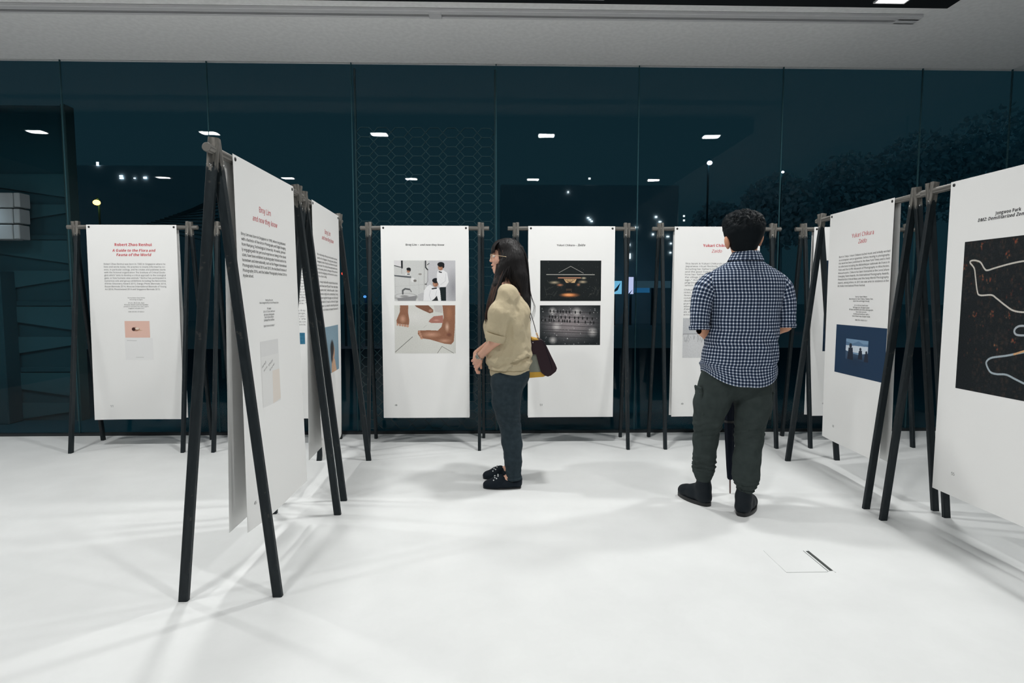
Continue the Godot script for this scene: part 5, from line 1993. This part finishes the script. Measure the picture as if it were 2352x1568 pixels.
	var spec := [[594, 1679.5, 1741.5, 0.068, 0.0], [586, 1681, 1740, 0.066, 0.01], [578, 1684, 1738, 0.064, 0.02], [577, 1683, 1739.5, 0.067, 0.024], [584, 1678, 1744, 0.073, 0.036], [594, 1672, 1749, 0.08, 0.05], [599, 1669.5, 1751, 0.084, 0.058], [597, 1671, 1750, 0.081, 0.064]]
	for g in spec:
		var l := m3(g[1], g[0])
		var rr := m3(g[2], g[0])
		var c := (l + rr) * 0.5 + Vector3(0, 0, 0.012)
		var ring := oval_ring(c, (rr.x - l.x) * 0.5, g[3], 64, 2.0)
		var uv := PackedVector2Array()
		for a in 65:
			if a < 64:
				var fr := maxf(0.0, -sin(TAU * a / 64.0 - PI * 0.5))
				ring[a] += Vector3(0, -0.035 * fr, 0) - base
			uv.append(Vector2(TAU * a / 64.0 * 0.075, g[4] * 2.2))
		cs.append(ring)
		cu.append(uv)
	var col := Shape.new()
	col.rings(cs, false, false, cu)
	put("collar", col.mesh(), M.check, shirt)

func man_things() -> void:
	# long furled umbrella standing on its tip in front of the legs
	var tip := fl(1677, 1133)
	var up := m3(1675, 812, -0.24)
	var t := thing("umbrella", "long navy furled umbrella standing on its metal tip", "umbrella", tip)
	var d := up - tip
	var L := d.length()
	d = d / L
	var q := Shape.new()
	var pts := []
	var rr := []
	for g in [[0.105, 0.013], [0.115, 0.018], [0.2, 0.023], [0.4, 0.031], [0.6, 0.036], [0.74, 0.034], [0.78, 0.024], [0.8, 0.012]]:
		pts.append(d * (L * g[0]))
		rr.append(g[1])
	var sx := d.cross(Vector3.BACK).normalized()
	var sz := d.cross(sx)
	var rs := []
	for k in pts.size():
		var ring := PackedVector3Array()
		for a in 48:
			var an := TAU * a / 48.0
			var r: float = rr[k] * (0.94 + 0.06 * sin(an * 8.0 + k * 0.5))
			ring.append(pts[k] + sx * cos(an) * r + sz * sin(an) * r)
		rs.append(ring)
	q.rings(rs)
	put("canopy", q.mesh(), M.navy, t)
	q = Shape.new()
	q.tube([Vector3.ZERO, d * 0.01, d * 0.11 * L], [0.003, 0.0045, 0.005], 10)
	put("ferrule", q.mesh(), mat(rgb8(88, 62, 58), 0.35, 0.5, 0.4), t)
	q = Shape.new()
	q.tube([d * 0.8 * L, d * 1.0 * L], 0.0055, 10)
	put("shaft", q.mesh(), M.black, t)
	q = Shape.new()
	var hk := []
	hk.append(d * 0.9 * L)
	hk.append(d * 1.07 * L)
	for a in 8:
		var an := PI * a / 7.0
		hk.append(d * 1.07 * L + Vector3(0.03 - 0.03 * cos(an), 0.03 * sin(an), 0))
	q.tube(hk, 0.011, 12)
	put("handle", q.mesh(), mat(rgb8(72, 44, 30), 0.35), t)
	q = Shape.new()
	q.tube([d * 0.52 * L + sx * 0.0, d * 0.535 * L], [0.0352, 0.0352], 24)
	put("strap", q.mesh(), M.black, t)

# ---------------------------------------------------------------- outside the glass, at night
func outside_materials() -> void:
	M.ground = mat(rgb8(14, 62, 76), 0.9, 0.1)
	M.road = mat(rgb8(150, 176, 182), 0.9, 0.2)
	M.panel = mat(rgb8(38, 78, 89), 0.85, 0.15)
	M.panel_edge = mat(rgb8(50, 78, 82), 0.8, 0.2)
	M.dark_wall = mat(rgb8(190, 212, 220), 0.9, 0.2)
	M.recess = mat(rgb8(30, 66, 77), 0.9, 0.1)
	M.lattice = mat(rgb8(44, 70, 77), 0.8, 0.2)
	M.concrete = mat(rgb8(150, 160, 164), 0.85, 0.3)
	M.leaf = mat(rgb8(206, 230, 236), 0.9, 0.1)

func outside() -> void:
	struct("ground", box_mesh(Vector3(0, -0.2, -10.3), Vector3(160, 0.2, 10)), M.ground, "dark paved terrace outside the glass")
	struct("road", box_mesh(Vector3(0, -0.2, -65.35), Vector3(160, 0.2, 100)), M.road, "street beyond the terrace at night")
	# honeycomb screen standing behind one bay
	var t := thing("hexagonal_screen", "dim honeycomb lattice screen filling the glass bay behind the trestle", "screen", Vector3(-0.625, 0, GLASS_Z - 0.08))
	var q := Shape.new()
	var cw := 0.1525
	var ch := 0.0815
	var rows := 33
	for r in rows + 1:
		for c in 8:
			var x := -0.61 + c * cw
			var y := 0.03 + r * ch
			lath(q, Vector3(x + cw * 0.25, y, 0), Vector3(x + cw * 0.75, y, 0))
			if r < rows:
				lath(q, Vector3(x, y + ch * 0.5, 0), Vector3(x + cw * 0.25, y, 0))
				lath(q, Vector3(x, y + ch * 0.5, 0), Vector3(x + cw * 0.25, y + ch, 0))
				lath(q, Vector3(x + cw, y + ch * 0.5, 0), Vector3(x + cw * 0.75, y, 0))
				lath(q, Vector3(x + cw, y + ch * 0.5, 0), Vector3(x + cw * 0.75, y + ch, 0))
	put("lattice", q.mesh(), M.lattice, t)
	for s in [-1.0, 1.0]:
		q = Shape.new()
		q.box(at3(Vector3(s * 0.615, 1.6, 0)), Vector3(0.016, 3.24, 0.03), 0.003)
		put("frame", q.mesh(), M.lattice, t)
	# folded panel wall beyond the glass
	var fz := -6.35
	t = thing("panel_wall", "dark wall of folded horizontal panels beyond the glass", "wall", Vector3(-5.2, -0.1, fz))
	var x1 := px(166, 700, fz).x + 5.2
	var x0 := x1 - 2.3
	put("backing", box_mesh(Vector3((x0 + x1) * 0.5, 1.62, -0.12), Vector3(x1 - x0, 3.4, 0.1)), M.recess, t)
	for k in 4:
		var g := 153.0 * (k - 2)
		for pl in [[704, 704, 758, 704], [774, 774, 793, 843]]:
			q = Shape.new()
			var pts := []
			for e in [[-190, pl[0]], [160, pl[1]], [160, pl[2]], [-190, pl[3] + 4]]:
				var p := px(e[0], e[1] + g, fz) - t.position
				pts.append(Vector2(minf(p.x, x1 - 0.02), p.y))
			q.extrude(pts, at3(Vector3(0, 0, -0.05)), 0.03)
			put("panel", q.mesh(), M.panel, t)
		q = Shape.new()
		q.box(at3(Vector3((x0 + x1) * 0.5, px(80, 850 + g, fz).y + 0.1, -0.06)), Vector3(x1 - x0, 0.05, 0.04), 0.004)
		put("ledge", q.mesh(), M.recess, t)
	q = Shape.new()
	q.box(at3(Vector3(x1, 1.62, -0.08)), Vector3(0.05, 3.4, 0.14), 0.005)
	put("end_post", q.mesh(), M.panel_edge, t)
	# pale block wall lit by its own lamp, standing before the upper part of the panels
	var bz := -6.1
	t = thing("concrete_wall", "pale block pier lit by a lamp in front of the folded panels", "wall", Vector3(px(-150, 545, bz).x, -0.1, bz))
	put("pier", box_mesh(Vector3(0.18, 0.8, -0.2), Vector3(0.7, 1.6, 0.2), 0.01), M.recess, t)
	for k in 3:
		for c in 2:
			q = Shape.new()
			var a := px((-260 if c == 0 else 26), 548 - k * 37, bz) - t.position
			var b := px((22 if c == 0 else 38), 515 - k * 37, bz) - t.position
			q.box(at3((a + b) * 0.5 + Vector3(0, 0, -0.1)), Vector3(absf(b.x - a.x), absf(b.y - a.y), 0.14), 0.006)
			put("block", q.mesh(), M.concrete, t)
	t = thing("wall_lamp", "small lamp washing the pale block pier beyond the glass", "lamp", px(-70, 425, bz) + Vector3(0, 0, 0.12))
	q = Shape.new()
	q.box(at3(Vector3(0, 0, -0.06)), Vector3(0.16, 0.05, 0.2), 0.01)
	put("housing", q.mesh(), M.channel, t)
	q = Shape.new()
	q.box(at3(Vector3(0, -0.03, 0)), Vector3(0.12, 0.01, 0.05))
	put("lens", q.mesh(), glow(rgb8(225, 240, 250), 3.0), t)
	var sl := SpotLight3D.new()
	sl.name = "light"
	sl.light_color = rgb8(214, 234, 246)
	sl.light_energy = 0.3
	sl.light_size = 0.02
	sl.spot_angle = 75
	sl.spot_range = 20
	sl.spot_attenuation = 2.0
	sl.shadow_enabled = true
	sl.position = Vector3(0, -0.045, 0.0)
	sl.rotation_degrees.x = -90
	t.add_child(sl)
	# louvred canopy
	t = thing("louvred_canopy", "dark canopy of slanting louvres behind the pink shell banner", "canopy", px(430, 530, -9.5))
	for k in 13:
		q = Shape.new()
		var a := px(318 + k * 10, 520 - k * 3.2, -9.5 - k * 0.03) - t.position
		var b := px(470 + k * 5, 552 - k * 9.5, -9.5 - k * 0.03) - t.position
		bar(q, a, b, 0.03, 0.02)
		put("louvre", q.mesh(), M.panel, t)
	for e in [[340, 524], [500, 500]]:
		q = Shape.new()
		var a := px(e[0], e[1], -9.7) - t.position
		q.tube([Vector3(a.x, -t.position.y - 0.1, a.z), a], 0.03, 8)
		put("post", q.mesh(), M.panel, t)
	# buildings across the street, with their lit windows and signs
	building("distant block with cold windows behind the folded panels", -34.0, 170, 470, 380, 700, [[278, 404, 7, 3], [279, 409, 8, 3], [333, 408, 7, 4], [309, 409, 4, 2], [320, 583, 5, 3], [224, 376, 5, 8]], rgb8(220, 235, 245), 1.6)
	building("distant glazed building with lamp rows behind the night temple banner", -30.0, 1150, 1560, 425, 700, [[1351, 500, 5, 3], [1355, 504, 5, 3], [1359, 508, 5, 3], [1507, 498, 5, 4], [1516, 509, 6, 3], [1515, 517, 6, 3], [1534, 543, 6, 3], [1462, 522, 6, 3], [1571, 496, 4, 4], [1571, 506, 4, 4], [1541, 559, 4, 3], [1540, 580, 4, 3], [1500, 538, 4, 4], [1305, 441, 3, 4], [1354, 410, 5, 4], [1445, 562, 5, 5], [1447, 588, 3, 12], [1623, 511, 6, 3]], rgb8(225, 235, 240), 1.3)
	# illuminated screen
	t = thing("video_screen", "bright blue video screen across the street beside the night temple banner", "screen", px(1455, 675, -28.0))
	for g in [[1400, 645, 1428, 675, rgb8(120, 196, 232), 0.8], [1434, 645, 1441, 676, rgb8(140, 190, 230), 0.9], [1444, 636, 1455, 675, rgb8(196, 206, 244), 0.9], [1458, 645, 1540, 661, rgb8(62, 96, 112), 0.35], [1458, 661, 1492, 672, rgb8(40, 110, 160), 0.5]]:
		q = Shape.new()
		var a := px(g[0], g[3], -28.0) - t.position
		var b := px(g[2], g[1], -28.0) - t.position
		q.box(at3((a + b) * 0.5), Vector3(b.x - a.x, b.y - a.y, 0.06))
		put("screen_panel", q.mesh(), glow(g[4], g[5]), t)
	q = Shape.new()
	for g in [[[1409, 668, 1425, 649, 1419, 666, 1409, 672]], [[1443, 675, 1453, 664, 1446, 676]]]:
		var pl := []
		for e in range(0, g[0].size(), 2):
			var p := px(g[0][e], g[0][e + 1], -27.95) - t.position
			pl.append(Vector2(p.x, p.y))
		q.extrude(pl, at3(Vector3(0, 0, 0.06)), 0.02)
	put("screen_figure", q.mesh(), M.dark_wall, t)
	for x in [1412, 1450, 1500]:
		q = Shape.new()
		var a := px(x, 660, -28.0) - t.position
		q.tube([Vector3(a.x, -t.position.y - 0.1, -0.12), Vector3(a.x, a.y, -0.12)], 0.06, 8)
		put("post", q.mesh(), M.panel, t)
	# lamps and signals in the street
	street_lamp("amber street lamp shining behind the pink shell banner", 222, 465, -22.0, rgb8(255, 196, 90), 7.0, 0.12)
	street_lamp("red signal lamp shining beside the blue portrait banner", 789, 628, -16.0, rgb8(255, 70, 50), 3.0, 0.055)
	street_lamp("small red signal lamp beside the dusk silhouettes banner", 1858, 678, -22.0, rgb8(255, 80, 60), 1.5, 0.05)
	street_lamp("blue sign lamp seen through the honeycomb screen", 838, 681, -16.0, rgb8(80, 150, 220), 1.2, 0.045)
	street_lamp("white twin floodlight high above the night temple banner", 1630, 374, -20.0, rgb8(220, 232, 250), 3.0, 0.09)
	street_lamp("small white floodlight above the checked shirt", 1798, 395, -20.0, rgb8(230, 240, 250), 2.5, 0.05)
	street_lamp("green lamp shining above the winding road banner", 2266, 413, -20.0, rgb8(90, 220, 150), 1.2, 0.09)
	# trees across the street
	var r := RandomNumberGenerator.new()
	r.seed = 6
	for g in [[1650, 500, 1.2], [1790, 455, 1.6], [1950, 415, 1.9], [2120, 375, 2.1], [2300, 330, 2.4]]:
		tree(g[0], g[1], g[2], r)

func lath(q: Shape, a: Vector3, b: Vector3) -> void:
	bar(q, a, b, 0.006, 0.011, Vector3.BACK)

func building(label: String, z: float, xa: float, xb: float, top: float, foot: float, wins: Array, c: Color, e: float) -> void:
	var t := thing("distant_building", label, "building", px((xa + xb) * 0.5, foot, z))
	var a := px(xa, foot, z) - t.position
	var b := px(xb, top, z) - t.position
	put("wall", box_mesh(Vector3((a.x + b.x) * 0.5, (a.y + b.y) * 0.5 - 0.6, -3.0), Vector3(b.x - a.x, b.y - a.y + 1.2, 6.0), 0.05), M.dark_wall, t)
	for w in wins:
		var p := px(w[0], w[1], z + 0.05) - t.position
		var s := absf(z) / FOCAL
		put("lit_window", box_mesh(p, Vector3(w[2] * s, w[3] * s, 0.04)), glow(c, e), t)

func street_lamp(label: String, x: float, y: float, z: float, c: Color, e: float, r: float) -> void:
	var p := px(x, y, z)
	var t := thing("street_lamp", label, "lamp", Vector3(p.x, -0.1, z))
	var q := Shape.new()
	q.tube([Vector3(0, 0, -0.12), Vector3(0, p.y + 0.1 + r, -0.12), Vector3(0, p.y + 0.1 + r * 1.4, -0.02)], 0.035, 8)
	put("pole", q.mesh(), M.panel, t)
	q = Shape.new()
	q.ball(Vector3(0, p.y + 0.1, 0), Vector3(r, r * 0.8, r), 12)
	put("lamp_globe", q.mesh(), glow(c, e), t)
	var o := OmniLight3D.new()
	o.name = "light"
	o.light_color = c
	o.light_energy = 0.02 * e * r / 0.1
	o.light_size = r
	o.omni_range = 20
	o.omni_attenuation = 2.0
	o.shadow_enabled = true
	o.position = Vector3(0, p.y + 0.1, 0)
	t.add_child(o)

func tree(x: float, y: float, size: float, r: RandomNumberGenerator) -> void:
	var z := -24.0 - r.randf() * 3.0
	var p := px(x, y, z)
	var t := thing("street_tree", "dark street tree across the road, barely visible at night", "tree", Vector3(p.x, -0.1, z), 0.0, "dark trees across the road")
	var q := Shape.new()
	q.tube([Vector3.ZERO, Vector3(0.05, p.y * 0.5, 0), Vector3(0, p.y, 0)], [0.2, 0.15, 0.08], 8)
	put("trunk", q.mesh(), M.dark_wall, t)
	q = Shape.new()
	for k in 2600:
		var d := Vector3(r.randfn(), r.randfn() * 0.8, r.randfn()).normalized() * pow(r.randf(), 0.4) * size
		var c := Vector3(0, p.y - size * 0.3, 0) + d
		var u := Vector3(r.randfn(), r.randfn(), r.randfn()).normalized() * 0.15
		var v := u.cross(Vector3(r.randfn(), r.randfn(), r.randfn())).normalized() * 0.09
		q.tri(c - u, c + v, c + u)
		q.tri(c - u, c + u, c - v)
	var o := put("crown", q.mesh(), M.leaf, t)
	o.set_meta("kind", "stuff")

const LAMP := 2.6

func _ready() -> void:
	var cam := Camera3D.new()
	cam.name = "camera"
	cam.position = EYE
	add_child(cam)
	cam.basis = look
	cam.fov = rad_to_deg(2.0 * atan(784.0 / FOCAL))
	cam.near = 0.05
	cam.far = 400.0
	cam.current = true
	var env := Environment.new()
	env.background_mode = Environment.BG_COLOR
	env.background_color = rgb8(15, 37, 45)
	env.tonemap_mode = Environment.TONE_MAPPER_LINEAR
	env.tonemap_exposure = 1.0
	env.sdfgi_enabled = true
	env.ssao_enabled = true
	env.ssil_enabled = true
	var we := WorldEnvironment.new()
	we.name = "surroundings"
	we.environment = env
	add_child(we)
	M.lens = glow(Color(1, 0.99, 0.97), 6.0)
	materials()
	room()
	banners()
	people_materials()
	M.gold_pale = mat(rgb8(232, 206, 172), 0.3, 0.5, 0.6)
	M.lens_glass = mat(Color(0.9, 0.95, 0.95, 0.04), 0.02, 0.5)
	M.lens_glass.transparency = BaseMaterial3D.TRANSPARENCY_ALPHA
	M.leather_matt = mat(rgb8(16, 25, 32), 0.6, 0.35)
	woman()
	woman_things()
	man()
	man_things()
	outside_materials()
	outside()
